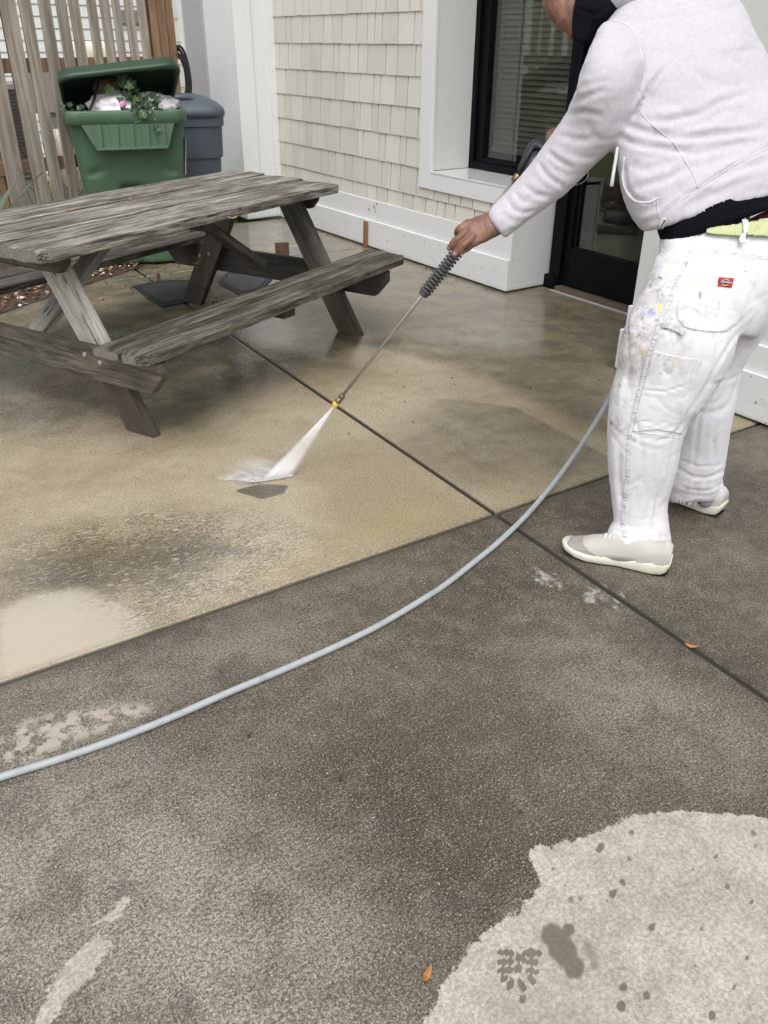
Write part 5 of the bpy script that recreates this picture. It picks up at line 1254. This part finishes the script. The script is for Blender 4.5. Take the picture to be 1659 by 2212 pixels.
# cuff line
# drawstring of the hood
bm = bmesh.new(); dsl = [P(1334, 318, 2.33), P(1330, 345, 2.335), P(1325, 375, 2.34), P(1321, 402, 2.34)]
for k in range(3):
    a, b = dsl[k], dsl[k+1]
tube(bm, [q-PO for q in dsl], [.0045, .005, .005, .0055], 6); bm_obj('drawstring', bm, M_hseam, hoodie, True)
# hood bunched on the shoulders and far sleeve
bm = bmesh.new(); caps(bm, [(1322, -6, 2.36, .035), (1360, -18, 2.34, .045), (1420, -40, 2.35, .055), (1480, -62, 2.40, .05), (1470, -90, 2.55, .05), (1400, -85, 2.6, .05)], 14)
me = remeshed(bm, .008, 5, 'hood'); rumple(me, .006, 14, 4); finish('hood', me, M_hood)
bm = bmesh.new(); loft(bm, [(1420, 20, 2.60, 60, .09), (1390, 90, 2.66, 62, .085), (1350, 160, 2.68, 58, .08), (1325, 215, 2.66, 50, .07), (1280, 262, 2.62, 40, .055), (1238, 292, 2.57, 32, .045)], 20, 4)
me = remeshed(bm, .009, 5, 'far_sleeve'); rumple(me, .004, 12, 4); finish('sleeve', me, M_hood)
# black shirt showing under the hem, belt, maroon shirt edge
def bandmesh(name, top, bot, mat, off, bv, thick=.003):
    return patch(name, bv, top+bot[::-1], mat, person, off, 6, PO, thick)
bm = bmesh.new()
loft(bm, [(1574, 484, 2.42, 149, .160, -13), (1572, 470, 2.42, 152, .165, -16), (1566, 448, 2.42, 158, .168, -16), (1556, 410, 2.42, 160, .165, -14)], 30, 4, 2.4)
me = remeshed(bm, .010, 4, 'shirt'); folds(me, [([(1460, 500), (1520, 478), (1600, 450), (1660, 430)], 5, .005), ([(1500, 470), (1580, 440), (1660, 410)], 5, .004)]); bvs = bvh_of(me); finish('black_shirt', me, M_shirt)
bm = bmesh.new(); bvt = bvp
def beltpoly(x0, x1, f, g): return [(x, f(x)) for x in np.linspace(x0, x1, 8)]+[(x, g(x)) for x in np.linspace(x1, x0, 8)]
belt = patch('belt', bvp, beltpoly(1524, 1700, lambda x: 503-(x-1524)*.17, lambda x: 510+(x-1524)*.03), M_belt, person, .012, 5, PO, .004)
mr = patch('maroon_waistband', bvs, [(1606, 480), (1640, 462), (1700, 436), (1700, 462), (1650, 474)], M_maroon, person, .004, 6, PO, .002)
lp = patch('belt_loop', bvp, [(1601, 479), (1611, 480), (1604, 532), (1594, 531)], M_seam, pants, .019, 3, PO, .003)

# ---- shoes
def shoe(px_heel, px_toe, length, name, D=None, lift=0):
    a = G(*px_heel); b = G(*px_toe); d = (b-a)[:2]; ang = math.atan2(d[1], d[0])
    sh = empty(name, tuple(np.array([a[0], a[1], 0])-PO)); sh.parent = person; sh.rotation_euler = (0, 0, ang)
    L = length/.318
    outl = [(0, .026), (.01, .034), (.04, .039), (.09, .037), (.14, .036), (.19, .045), (.235, .050), (.27, .047), (.30, .034), (.315, .015), (.318, .003)]
    def sole(z0, z1, grow, zt=None):
        bm = bmesh.new(); R = []
        for zi, g_ in ((0, -.004), (.2, 0), (.75, .001), (1, -.002)):
            rr = []
            for sg in (1, -1):
                pts_ = outl if sg > 0 else outl[::-1]
                for x, w in pts_:
                    X = x; up = z0(x)+(z1(x)-z0(x))*zi; xx = X + (-.012*zi**1.5*(x < .02)) + (g_+grow)*(1 if x > .16 else -1)*(abs(x-.16)/.16)
                    rr.append((xx*L, sg*(w+g_+grow)*L-.0, up))
            R.append(rr)
        rings(bm, R); return bm
    toe = lambda x: .016*max(0, (x-.22)/.098)**2+.006*max(0, (.04-x)/.04)**2
    top_ = lambda x: .028+.021*max(0, min(1, (.22-x)/.2))+toe(x)*.9
    bm = sole(lambda x: .003+toe(x), top_, .002); mso = NM('cream_foam_sole'); vv = mso.voro(mso.coord('Object'), 140); mso.bs(base=(.62, .615, .52), rough=.6, normal=mso.bump(vv, .35, .003)); bm_obj('midsole', bm, mso.m, sh, True)
    bm = sole(lambda x: .000+toe(x), lambda x: .0045+toe(x), -.002); bm_obj('outsole', bm, M_black, sh, True)
    # upper
    prof = [(-.008, .030, .098), (.008, .036, .112), (.03, .037, .104), (.06, .037, .100), (.10, .038, .112), (.13, .040, .118), (.165, .042, .102), (.20, .045, .084), (.235, .046, .070), (.265, .043, .054), (.29, .035, .044), (.305, .024, .036), (.314, .010, .028)]
    bm = bmesh.new(); R = []
    for x, w, h in smoothpts([np.array(q) for q in prof], 3):
        zb = top_(x)-.008; r_ = []
        for k in range(21):
            a_ = PI*k/20; ca, sa = math.cos(a_), math.sin(a_); r_.append((x*L, w*L*math.copysign(abs(ca)**.75, ca)*(1-.28*sa*sa*(h/.1)), zb+(h-zb)*sa**.75))
        R.append(r_)
    rings(bm, R)
    nn = len(bm.verts)
    bmesh.ops.recalc_face_normals(bm, faces=bm.faces)
    up = bm_obj('upper', bm, simple('offwhite_mesh_upper', (.46, .445, .41), .85, .06, 14, bump=.3, bscale=420, dirt=(.48, .45, .40), dirtamt=.5), sh, True)
    # suede toe guard and heel counter as thin shells over the upper
    def shell(nm, x0f, x1, zf, mat, g=.0018, hf=None):
        bm = bmesh.new(); SSS = smoothpts([np.array(q) for q in prof], 9); grid = []
        for x, w, h in SSS:
            zb = top_(x)-.006; rr = []
            for k in range(121):
                a_ = PI*k/120; ca, sa = math.cos(a_), math.sin(a_); f = .012
                rr.append((x, (w+g)*L*math.copysign(abs(ca)**.75, ca)*(1-.28*sa*sa*(h/.1)), zb+(h+g-zb)*sa**.75))
            grid.append(rr)
        vm = {}
        def V_(i, k):
            if (i, k) not in vm: q = grid[i][k]; vm[i, k] = bm.verts.new((q[0]*L+(g if q[0] > .28 else 0), q[1], q[2]))
            return vm[i, k]
        for i in range(len(grid)-1):
            for k in range(120):
                q = grid[i][k]; 
                if zf(q[0], q[2], abs(q[1])): bm.faces.new((V_(i, k), V_(i, k+1), V_(i+1, k+1), V_(i+1, k)))
        return bm_obj(nm, bm, mat, sh, True)
    gs = simple('grey_suede', (.30, .29, .27), .95, .15, 30, bump=.3, bscale=300)
    shell('toe_guard', 0, 0, lambda x, z, y: x > .185 and z < .030+.055*max(0, (x-.20)/.11)+toe(x), gs)
    shell('heel_counter', 0, 0, lambda x, z, y: x < .085 and z < .085-.35*x, simple('pale_heel_leather', (.42, .405, .375), .8, .1, 30), .0022)
    bm = bmesh.new()
    for x in (.150, .164, .178, .192):
        tube(bm, [(x*L, s_*.026, .121-(x-.13)*.49-.021*s_*s_) for s_ in (-1, -.7, -.35, 0, .35, .7, 1)], .0026, 6)
    tube(bm, [((.128+.004*k)*L, -.02+.006*k, .101+.004*math.sin(k)) for k in range(7)], .002, 6)
    bm_obj('lace', bm, simple('white_lace', (.78, .77, .74), .9), sh, True)
    return sh
shoe((1437, 1236), (1220, 1187), .328, 'shoe'); shoe((1553, 1112), (1440, 1070), .322, 'shoe')
for (a, b, c2, D) in (((1414, 1196, 2.665, .034), (1408, 1150, 2.66, .034), (1400, 1100, 2.62, .036), 0), ((1524, 1080, 2.90, .028), (1518, 1050, 2.89, .030), (1515, 1010, 2.85, .034), 0)):
    bm = bmesh.new(); caps(bm, [a, b, c2], 14); bm2 = bm_obj('sock', bm, simple('grey_blue_sock', (.20, .22, .30), .95, .1, 50), person, True)
    for v in bm2.data.vertices: v.co -= Vector(PO)
# frayed threads at the hems
r_ = random.Random(5)
for (x0, y0, x1, y1, D, n_) in ((1326, 1180, 1352, 1198, 2.60, 22), (1352, 1198, 1410, 1200, 2.60, 30), (1452, 1078, 1520, 1092, 2.85, 26)):
    bm = bmesh.new()
    for k in range(n_):
        t = k/n_; x, y = x0+(x1-x0)*t, y0+(y1-y0)*t; h, n = cast(bvp, x, y-5, .001)
        if h is None: continue
        e = h-PO; tube(bm, [e, e+np.array([r_.uniform(-.004, .004), r_.uniform(-.004, .004), -.006]), e+np.array([r_.uniform(-.009, .009), r_.uniform(-.009, .009), -r_.uniform(.010, .018)])], .0005, 4)
    tag(bm_obj('frayed_hem', bm, M_seam, pants), kind='stuff')

# ---- the body under the clothes: one surface with head, arms and hands
def zh(x, y): return (932.6+.13228*x, 438.9+.13228*y)
def hpt(x, y, D, r): q = zh(x, y); return (q[0], q[1], D, r)
D0 = float((LP(onlance(1010, 518))-C0)@DV)          # depth of the lance under the hand
bm = bmesh.new()
caps(bm, [(1560, 580, 2.44, .09), (1548, 470, 2.44, .09), (1510, 260, 2.45, .12), (1460, 100, 2.45, .11), (1420, 20, 2.47, .09), (1370, -40, 2.47, .075), (1300, -40, 2.47, .065)], 18)
caps(bm, [(1500, 620, 2.42, .07), (1430, 840, 2.46, .06), (1388, 1000, 2.57, .055), (1390, 1120, 2.65, .045), (1415, 1190, 2.68, .04)], 14)
caps(bm, [(1590, 640, 2.53, .06), (1534, 850, 2.68, .055), (1514, 980, 2.8, .05), (1508, 1040, 2.88, .04), (1516, 1072, 2.90, .03)], 14)
caps(bm, [(1400, 70, 2.42, .06), (1345, 130, 2.31, .052), (1296, 246, 2.34, .05), (1256, 306, 2.40, .050), (1188, 381, 2.46, .044), (1110, 452, 2.505, .036), (1068, 482, 2.52, .034)], 14)
caps(bm, [(1430, 40, 2.6, .08), (1350, 160, 2.68, .055), (1325, 215, 2.66, .05), (1250, 285, 2.58, .036), (1222, 298, 2.555, .032)], 14)
# head, bowed towards the lance
caps(bm, [(1290, -30, 2.46, .060), (1262, -50, 2.46, .088), (1240, -75, 2.46, .090)], 18)
caps(bm, [(1262, -10, 2.45, .070), (1236, 20, 2.44, .050), (1238, 52, 2.44, .032), (1240, 66, 2.44, .024)], 16)
caps(bm, [(1213, -20, 2.45, .058), (1212, 5, 2.45, .050), (1222, 35, 2.445, .040)], 14)                      # brow and cheek
caps(bm, [(1188, -6, 2.46, .014), (1184, 8, 2.46, .018), (1190, 16, 2.46, .015)], 10)     # nose
caps(bm, [(1208, 36, 2.455, .014), (1216, 42, 2.44, .012)], 8); caps(bm, [(1212, 48, 2.455, .013), (1220, 52, 2.44, .011)], 8)  # lips
for Dq in (2.375, 2.55): caps(bm, [(1268, -42, Dq, .012), (1276, -26, Dq, .016), (1270, -10, Dq, .010)], 8)    # ears
# near hand
loft(bm, [(1082, 474, 2.515, 26, .031), (1066, 483, 2.515, 28, .030), (1050, 490, 2.512, 29, .026), (1032, 498, 2.508, 30, .024), (1017, 503, 2.506, 27, .020), (1008, 504, 2.506, 20, .015)], 22, 4, 2.3)
Dn = 2.505
fingers = [
    [hpt(590, 330, Dn, .0135), hpt(520, 380, Dn-.004, .0130), hpt(450, 425, Dn-.002, .0118), hpt(415, 480, Dn+.012, .0110), hpt(440, 520, Dn+.032, .0100), hpt(480, 545, Dn+.045, .0092)],
    [hpt(600, 430, Dn-.006, .0140), hpt(520, 500, Dn-.012, .0135), hpt(445, 570, Dn-.014, .0118), hpt(380, 620, Dn-.010, .0122), hpt(325, 690, Dn+.000, .0108), hpt(285, 738, Dn+.012, .0092)],
    [hpt(680, 530, Dn-.008, .0140), hpt(620, 600, Dn-.014, .0130), hpt(555, 655, Dn-.016, .0118), hpt(500, 700, Dn-.012, .0122), hpt(440, 770, Dn-.002, .0108), hpt(388, 830, Dn+.006, .0092)],
    [hpt(780, 590, Dn-.004, .0135), hpt(720, 640, Dn-.006, .0120), hpt(650, 680, Dn-.004, .0110), hpt(580, 735, Dn+.006, .0105), hpt(520, 775, Dn+.020, .0095), hpt(470, 790, Dn+.032, .0085)],
    [hpt(760, 420, Dn+.020, .0150), hpt(660, 470, Dn+.040, .0145), hpt(570, 560, Dn+.055, .0125), hpt(500, 650, Dn+.058, .0105)]]
for f in fingers: caps(bm, f, 12)
# hand on the trigger grip
caps(bm, [(1232, 292, 2.56, .030), (1215, 298, 2.55, .034), (1203, 306, 2.545, .030)], 14)
for k in range(4): caps(bm, [(1202+k*3, 300+k*7, 2.545, .012), (1190+k*4, 296+k*8, 2.53, .0115), (1184+k*5, 304+k*8, 2.55, .0105), (1190+k*5, 312+k*8, 2.575, .0095)], 10)
caps(bm, [(1212, 288, 2.57, .014), (1196, 284, 2.585, .012), (1186, 290, 2.59, .010)], 10)
me = remeshed(bm, .0034, 3, 'body')
c = vco(me); pj = proj(c)
folds(me, [([zh(500, 560), zh(560, 600)], 1.2, .0018), ([zh(455, 610), zh(430, 570)], 1.0, .0014), ([zh(505, 725), zh(480, 680)], 1.0, .0014), ([zh(560, 440), zh(640, 420)], 2.5, .0012), ([zh(860, 250), zh(940, 480)], 2.5, .0016)])
pale = np.zeros(len(c)); cre = np.zeros(len(c))
for (x, y, rx) in ((370, 835, 30), (268, 750, 22), (500, 800, 30)):
    q = zh(x, y); pale = np.maximum(pale, np.exp(-((pj[:, 0]-q[0])**2+(pj[:, 1]-q[1])**2)/(2*(rx*.132)**2)))
for ln in ([zh(400, 548), zh(500, 470), zh(510, 420)], [zh(400, 730), zh(470, 670), zh(550, 590)], [zh(390, 640), zh(372, 612)], [zh(500, 700), zh(478, 668)]):
    d, t = pl_dist(pj, ln); cre = np.maximum(cre, np.exp(-(d/1.1)**2))
nearh = (pj[:, 0] < 1075) & (pj[:, 1] > 455)
addattr(me, 'pale', pale*nearh); addattr(me, 'crease', cre*nearh*.7)
bvb = bvh_of(me); finish('body', me, M_skin)
def nail(pts_):
    o = patch('fingernail', bvb, pts_, simple('fingernail', (.46, .27, .20), .3), person, .0008, 1.2, PO, .0006); return o
nail([zh(x, y) for x, y in ((352, 800), (372, 792), (385, 812), (378, 842), (358, 850), (345, 832))]); nail([zh(x, y) for x, y in ((255, 720), (272, 715), (280, 735), (272, 762), (256, 765), (250, 745))])
# eyes (on the far side of the profile, just out of frame) and hair
for Dq in (2.415, 2.50):
    bm = bmesh.new(); bmesh.ops.create_uvsphere(bm, u_segments=12, v_segments=8, radius=.011); o = bm_obj('eye', bm, simple('eye_white', (.6, .58, .55), .2), person, True); o.location = tuple(P(1186, -22, Dq)-PO)
bm = bmesh.new(); caps(bm, [(1296, -50, 2.46, .080), (1262, -66, 2.46, .098), (1240, -86, 2.46, .098)], 18); me = remeshed(bm, .008, 3, 'hair'); rumple(me, .004, 60, 2); finish('hair', me, M_scarf)
# black knitted neck gaiter with vertical ribs
bm = bmesh.new(); loft(bm, [(1334, -46, 2.44, 70, .11), (1308, -18, 2.42, 62, .105), (1284, 16, 2.41, 47, .09), (1268, 48, 2.41, 34, .07), (1258, 78, 2.41, 24, .055), (1252, 92, 2.41, 19, .045)], 26, 5, 2.2)
me = remeshed(bm, .006, 4, 'scarf')
folds(me, [([(1262+k*11, -10), (1252+k*8, 40), (1244+k*5.5, 88)], 2.2, .004) for k in range(5)]+[([(1250, 20), (1290, 30), (1310, 10)], 4, .005)]); finish('neck_gaiter', me, M_scarf)

# ------------------------------------------------------------------ small things
def slab(name, pts, z0, z1, mat, parent=None, bev=.004):
    bm = bmesh.new(); prism(bm, [(p[0], p[1], z0) for p in pts], (0, 0, z1-z0))
    if bev: bmesh.ops.bevel(bm, geom=[e for e in bm.edges], offset=bev, segments=2, affect='EDGES')
    return bm_obj(name, bm, mat, parent)
# two dark plastic covers on the ground under the table
def cover(cpts, label):
    p = [np.array(q) for q in cpts]; c = sum(p)/len(p); e = empty('drain_cover', (c[0], c[1], 0), 0, label, 'drain cover')
    slab('cover_plate', [q-c for q in p], .001, .007, M_darkp, e, .002)
    slab('raised_panel', [(q-c)*.80 for q in p], .0072, .010, simple('dark_ribbed_plastic', (.028, .029, .031), .5, .3, 60, bump=.9, bscale=55), e, .001); return e
cover([G(286, 620)[:2], G(344, 608)[:2], G(410, 606)[:2], G(440, 622)[:2], G(428, 650)[:2], G(350, 665)[:2], G(318, 645)[:2]], 'dark plastic drain cover strewn with leaves between the table legs, left one')
cover([G(470, 612)[:2], G(497, 585)[:2], G(540, 590)[:2], G(590, 603)[:2], G(560, 632)[:2], G(520, 640)[:2]], 'dark plastic drain cover under the bench, the one nearer the wall')
# rusty hinge plate and bracket behind the table leg
q = G(610, 552); hpz = empty('hinge_plate', tuple(q), -.3, 'rusty metal plate with holes propped behind the right table leg', 'bracket')
bm = bmesh.new(); box(bm, -.055, .055, -.004, .004, 0, .10, .003); bm_obj('rusty_plate', bm, M_rust, hpz)
for k, (x, z) in enumerate(((-.03, .07), (.03, .07), (-.03, .03))):
    bm = bmesh.new(); tube(bm, [(x, -.0045, z), (x, -.0055, z)], .010, 10); bm_obj('screw_hole', bm, M_leafd, hpz)
boxo('galvanised_bracket', (.05, .12, -.03, -.024, 0, .075), M_galv, hpz)
q = G(343, 605); e = empty('pipe_stub', tuple(q), 0, 'short rusty pipe stub sticking up from the concrete beneath the table', 'pipe')
bm = bmesh.new(); tube(bm, [(0, 0, 0), (0, 0, .045)], .012, 12); tube(bm, [(0, 0, .045), (0, 0, .046)], .008, 12); bm_obj('stub', bm, M_rust, e)
# leaf litter and pebbles of the bed, crumbs on the concrete
r_ = random.Random(21)
bm = bmesh.new()
for k in range(2200):
    t = r_.uniform(-2.4, 1.6); d = abs(r_.gauss(0, .35))+.01 if r_.random() < .7 else r_.uniform(0, 1.2)
    c = bedA+bd*t+bn*d; addleaf(bm, (c[0], c[1], .012+.02*d+r_.uniform(0, .02)), r_.uniform(.025, .055), (r_.gauss(0, .5), r_.gauss(0, .5), 1), r_.uniform(0, 6.3), leafshape('o'), r_.uniform(.1, .7), r_.choice([0, 0, 0, 0, 1, 2, 3, 3]))
tag(bm_obj('leaf_litter', bm, [M_leafb, M_leafo, M_leaft, M_leafd]), 'brown leaf litter heaped along the edge of the concrete', 'leaf litter', kind='stuff')
bm = bmesh.new()
for k in range(150):
    t = r_.uniform(-2.2, 1.3); c = bedA+bd*t+bn*r_.uniform(-.03, .5); m = bmesh.ops.create_icosphere(bm, subdivisions=2, radius=r_.uniform(.006, .015))
    for v in m['verts']: v.co = Vector((v.co.x*1.2+c[0], v.co.y+c[1], v.co.z*.7+.02))
tag(bm_obj('white_pebbles', bm, M_pebble, None, True), 'white pebbles scattered among the leaf litter', 'pebbles', kind='stuff')
bm = bmesh.new()
def crumb(c, sz):
    a = r_.uniform(0, 6.3); addleaf(bm, (c[0], c[1], .003+r_.uniform(0, .003)), sz, (r_.gauss(0, .25), r_.gauss(0, .25), 1), a, leafshape('o'), r_.uniform(.1, .8), r_.choice([0, 1, 2, 3, 3, 3]))
for k in range(520):
    x, y = r_.uniform(640, 1340), r_.uniform(545, 960)
    if r_.random() > math.exp(-(y-560)/190): continue
    crumb(G(x, y), r_.uniform(.006, .022))
for k in range(170): crumb(G(r_.uniform(20, 620), r_.uniform(575, 660)), r_.uniform(.01, .035))
for k in range(70): # along the foot of the wall
    t = r_.random(); crumb(np.array([3.70-abs(r_.gauss(0, .03)), 4.1+3.1*t, 0]), r_.uniform(.012, .04))
for k in range(40): crumb(G(r_.uniform(600, 680), r_.uniform(468, 478)), r_.uniform(.02, .045))
for k in range(130): crumb(G(r_.uniform(300, 640), r_.uniform(580, 665)), r_.uniform(.012, .04))
for k in range(60): crumb(G(r_.uniform(0, 1650), r_.uniform(1000, 2180)), r_.uniform(.004, .008))
tag(bm_obj('leaf_crumbs', bm, [M_leafb, M_leafo, M_leaft, M_leafd]), 'crumbs of dry leaf and grit strewn over the wet concrete', 'leaf crumbs', kind='stuff')
def leaf(p, size, mat, label, spin, nrm=(0, 0, 1), shape='o', curl=.5):
    bm = bmesh.new(); addleaf(bm, (0, 0, 0), size, nrm, spin, leafshape(shape), curl)
    ext = bmesh.ops.extrude_face_region(bm, geom=bm.faces[:])
    for v in ext['geom']:
        if isinstance(v, bmesh.types.BMVert): v.co.z += .0012
    o = bm_obj('fallen_leaf', bm, mat); o.location = tuple(p); tag(o, label, 'leaf', 'single fallen leaves')
leaf(G(1478, 1391, .006), .038, M_leafo, 'orange leaf lying in the joint of the concrete below the near shoe', 2.2)
leaf(G(912, 2123, .006), .036, M_leafo, 'curled orange brown leaf at the edge of the dry pale patch', 3.6, curl=.9)
leaf(G(735, 1674, .006), .022, M_leafd, 'small dark curled leaf on the dark concrete below the hose', 1.0)
leaf(G(1119, 1750, .006), .016, M_leafd, 'tiny dark leaf above the tip of the dry pale patch', 2.0)
leaf(G(542, 1583, .006), .014, M_leafd, 'tiny dark leaf just under the hose on the left', .5)
leaf(G(1264, 601, .006), .055, M_leafb, 'tan oak leaf on the concrete in front of the white wall corner', 2.6)
leaf(G(1298, 815, .006), .03, M_leafo, 'small orange leaf left of the white trousers', .4)
leaf(G(1022, 1336, .006), .014, M_leafd, 'tiny dark leaf just below the middle of the hose', .9)
def tabl(x, y): return G(x, y, ZT+.002)
leaf(tabl(281, 430), .055, M_leafo, 'curled orange leaf lying on the tabletop', 1.2, curl=.9)
leaf(tabl(343, 420), .035, M_leaft, 'small brown leaf on the back board of the tabletop', 2.2)
leaf(tabl(490, 470), .05, M_leaft, 'pale leaf near the middle of the front tabletop board', 2.9)
leaf(tabl(140, 453), .05, M_leaft, 'thin tan leaf on the left part of the tabletop', 2.9)
leaf(G(430, 566, ZB+.003)*1, .05, M_leaft, 'yellowish leaf on the far bench', .4)
# strappy plant at the left
pl = G(-70, 640)*.98; pl[2] = 0
sp_ = empty('strap_leaf_plant', tuple(pl), 0, 'green strap leaved plant with pointed blades beside the fence at the left edge', 'plant')
for k, (ex, ey, wd) in enumerate([(56, 362, .022), (92, 372, .024), (50, 420, .02), (30, 395, .022), (150, 476, .012), (75, 455, .016), (200, 460, .008), (-20, 350, .02), (10, 380, .018)]):
    tip = P(ex, ey, 5.4+.1*(k % 3))-pl; b0 = np.array([r_.uniform(-.04, .04), r_.uniform(-.04, .04), 0]); bm = bmesh.new(); n_ = 10; L_ = []
    for j in range(n_+1):
        t = j/n_; q = b0+(tip-b0)*t+np.array([0, 0, .10*math.sin(PI*t)*(1 if k < 4 else 2)]); w = wd*math.sin(PI*min(1, .25+t*.75))**.8*(1-t**4)+.001
        L_.append([bm.verts.new(q+RV*w), bm.verts.new(q+UV*.004*(-1)-DV*-.003), bm.verts.new(q-RV*w)])
    for a, b in zip(L_, L_[1:]):
        bm.faces.new((a[0], a[1], b[1], b[0])); bm.faces.new((a[1], a[2], b[2], b[1]))
    bm_obj('blade', bm, M_blade, sp_, True)
# grass beyond the fence
bm = bmesh.new()
for k in range(5200):
    a = r_.uniform(-.5, 2.6); b = r_.uniform(.15, 2.6); c = fo+fd*a+fn*b; h = r_.uniform(.04, .13); an = r_.uniform(0, 6.3); w = .005
    dx, dy = math.cos(an)*w, math.sin(an)*w; lx, ly = r_.gauss(0, .03), r_.gauss(0, .03); z = .0
    bm.faces.new([bm.verts.new((c[0]-dx, c[1]-dy, z)), bm.verts.new((c[0]+dx, c[1]+dy, z)), bm.verts.new((c[0]+lx, c[1]+ly, z+h))])
tag(bm_obj('grass', bm, M_grass), 'bright green grass showing through the gaps of the fence', 'grass', kind='stuff')
g = pyd('lawn', [(*(fo+fd*-4+fn*.12), .012), (*(fo+fd*1.9+fn*.12), .012), (*(fo+fd*2.4+fn*6), .0), (*(fo+fd*-4+fn*6), .0)], [(0, 1, 2, 3)], M_grassg); tag(g, kind='structure')
# bare twigs between the pickets and the cream tank
tw = empty('bare_shrub', tuple(onp(140, 430, 1, 7.7)*np.array([1, 1, 0])), 0, 'thin bare brown twigs of a shrub behind the fence', 'shrub')
bm = bmesh.new()
for k in range(26):
    p = np.array([r_.uniform(-.25, .3), r_.uniform(-.1, .1), 0]); pts_ = [p]; d = np.array([r_.gauss(0, .4), r_.gauss(0, .3), 1.0])
    for j in range(7): d = d+np.array([r_.gauss(0, .2), r_.gauss(0, .2), -.02]); pts_.append(pts_[-1]+d/np.linalg.norm(d)*.13)
    tube(bm, pts_, [.005*(1-j/9) for j in range(8)], 5)
bm_obj('twigs', bm, simple('brown_twig', (.09, .065, .045), .8), tw)
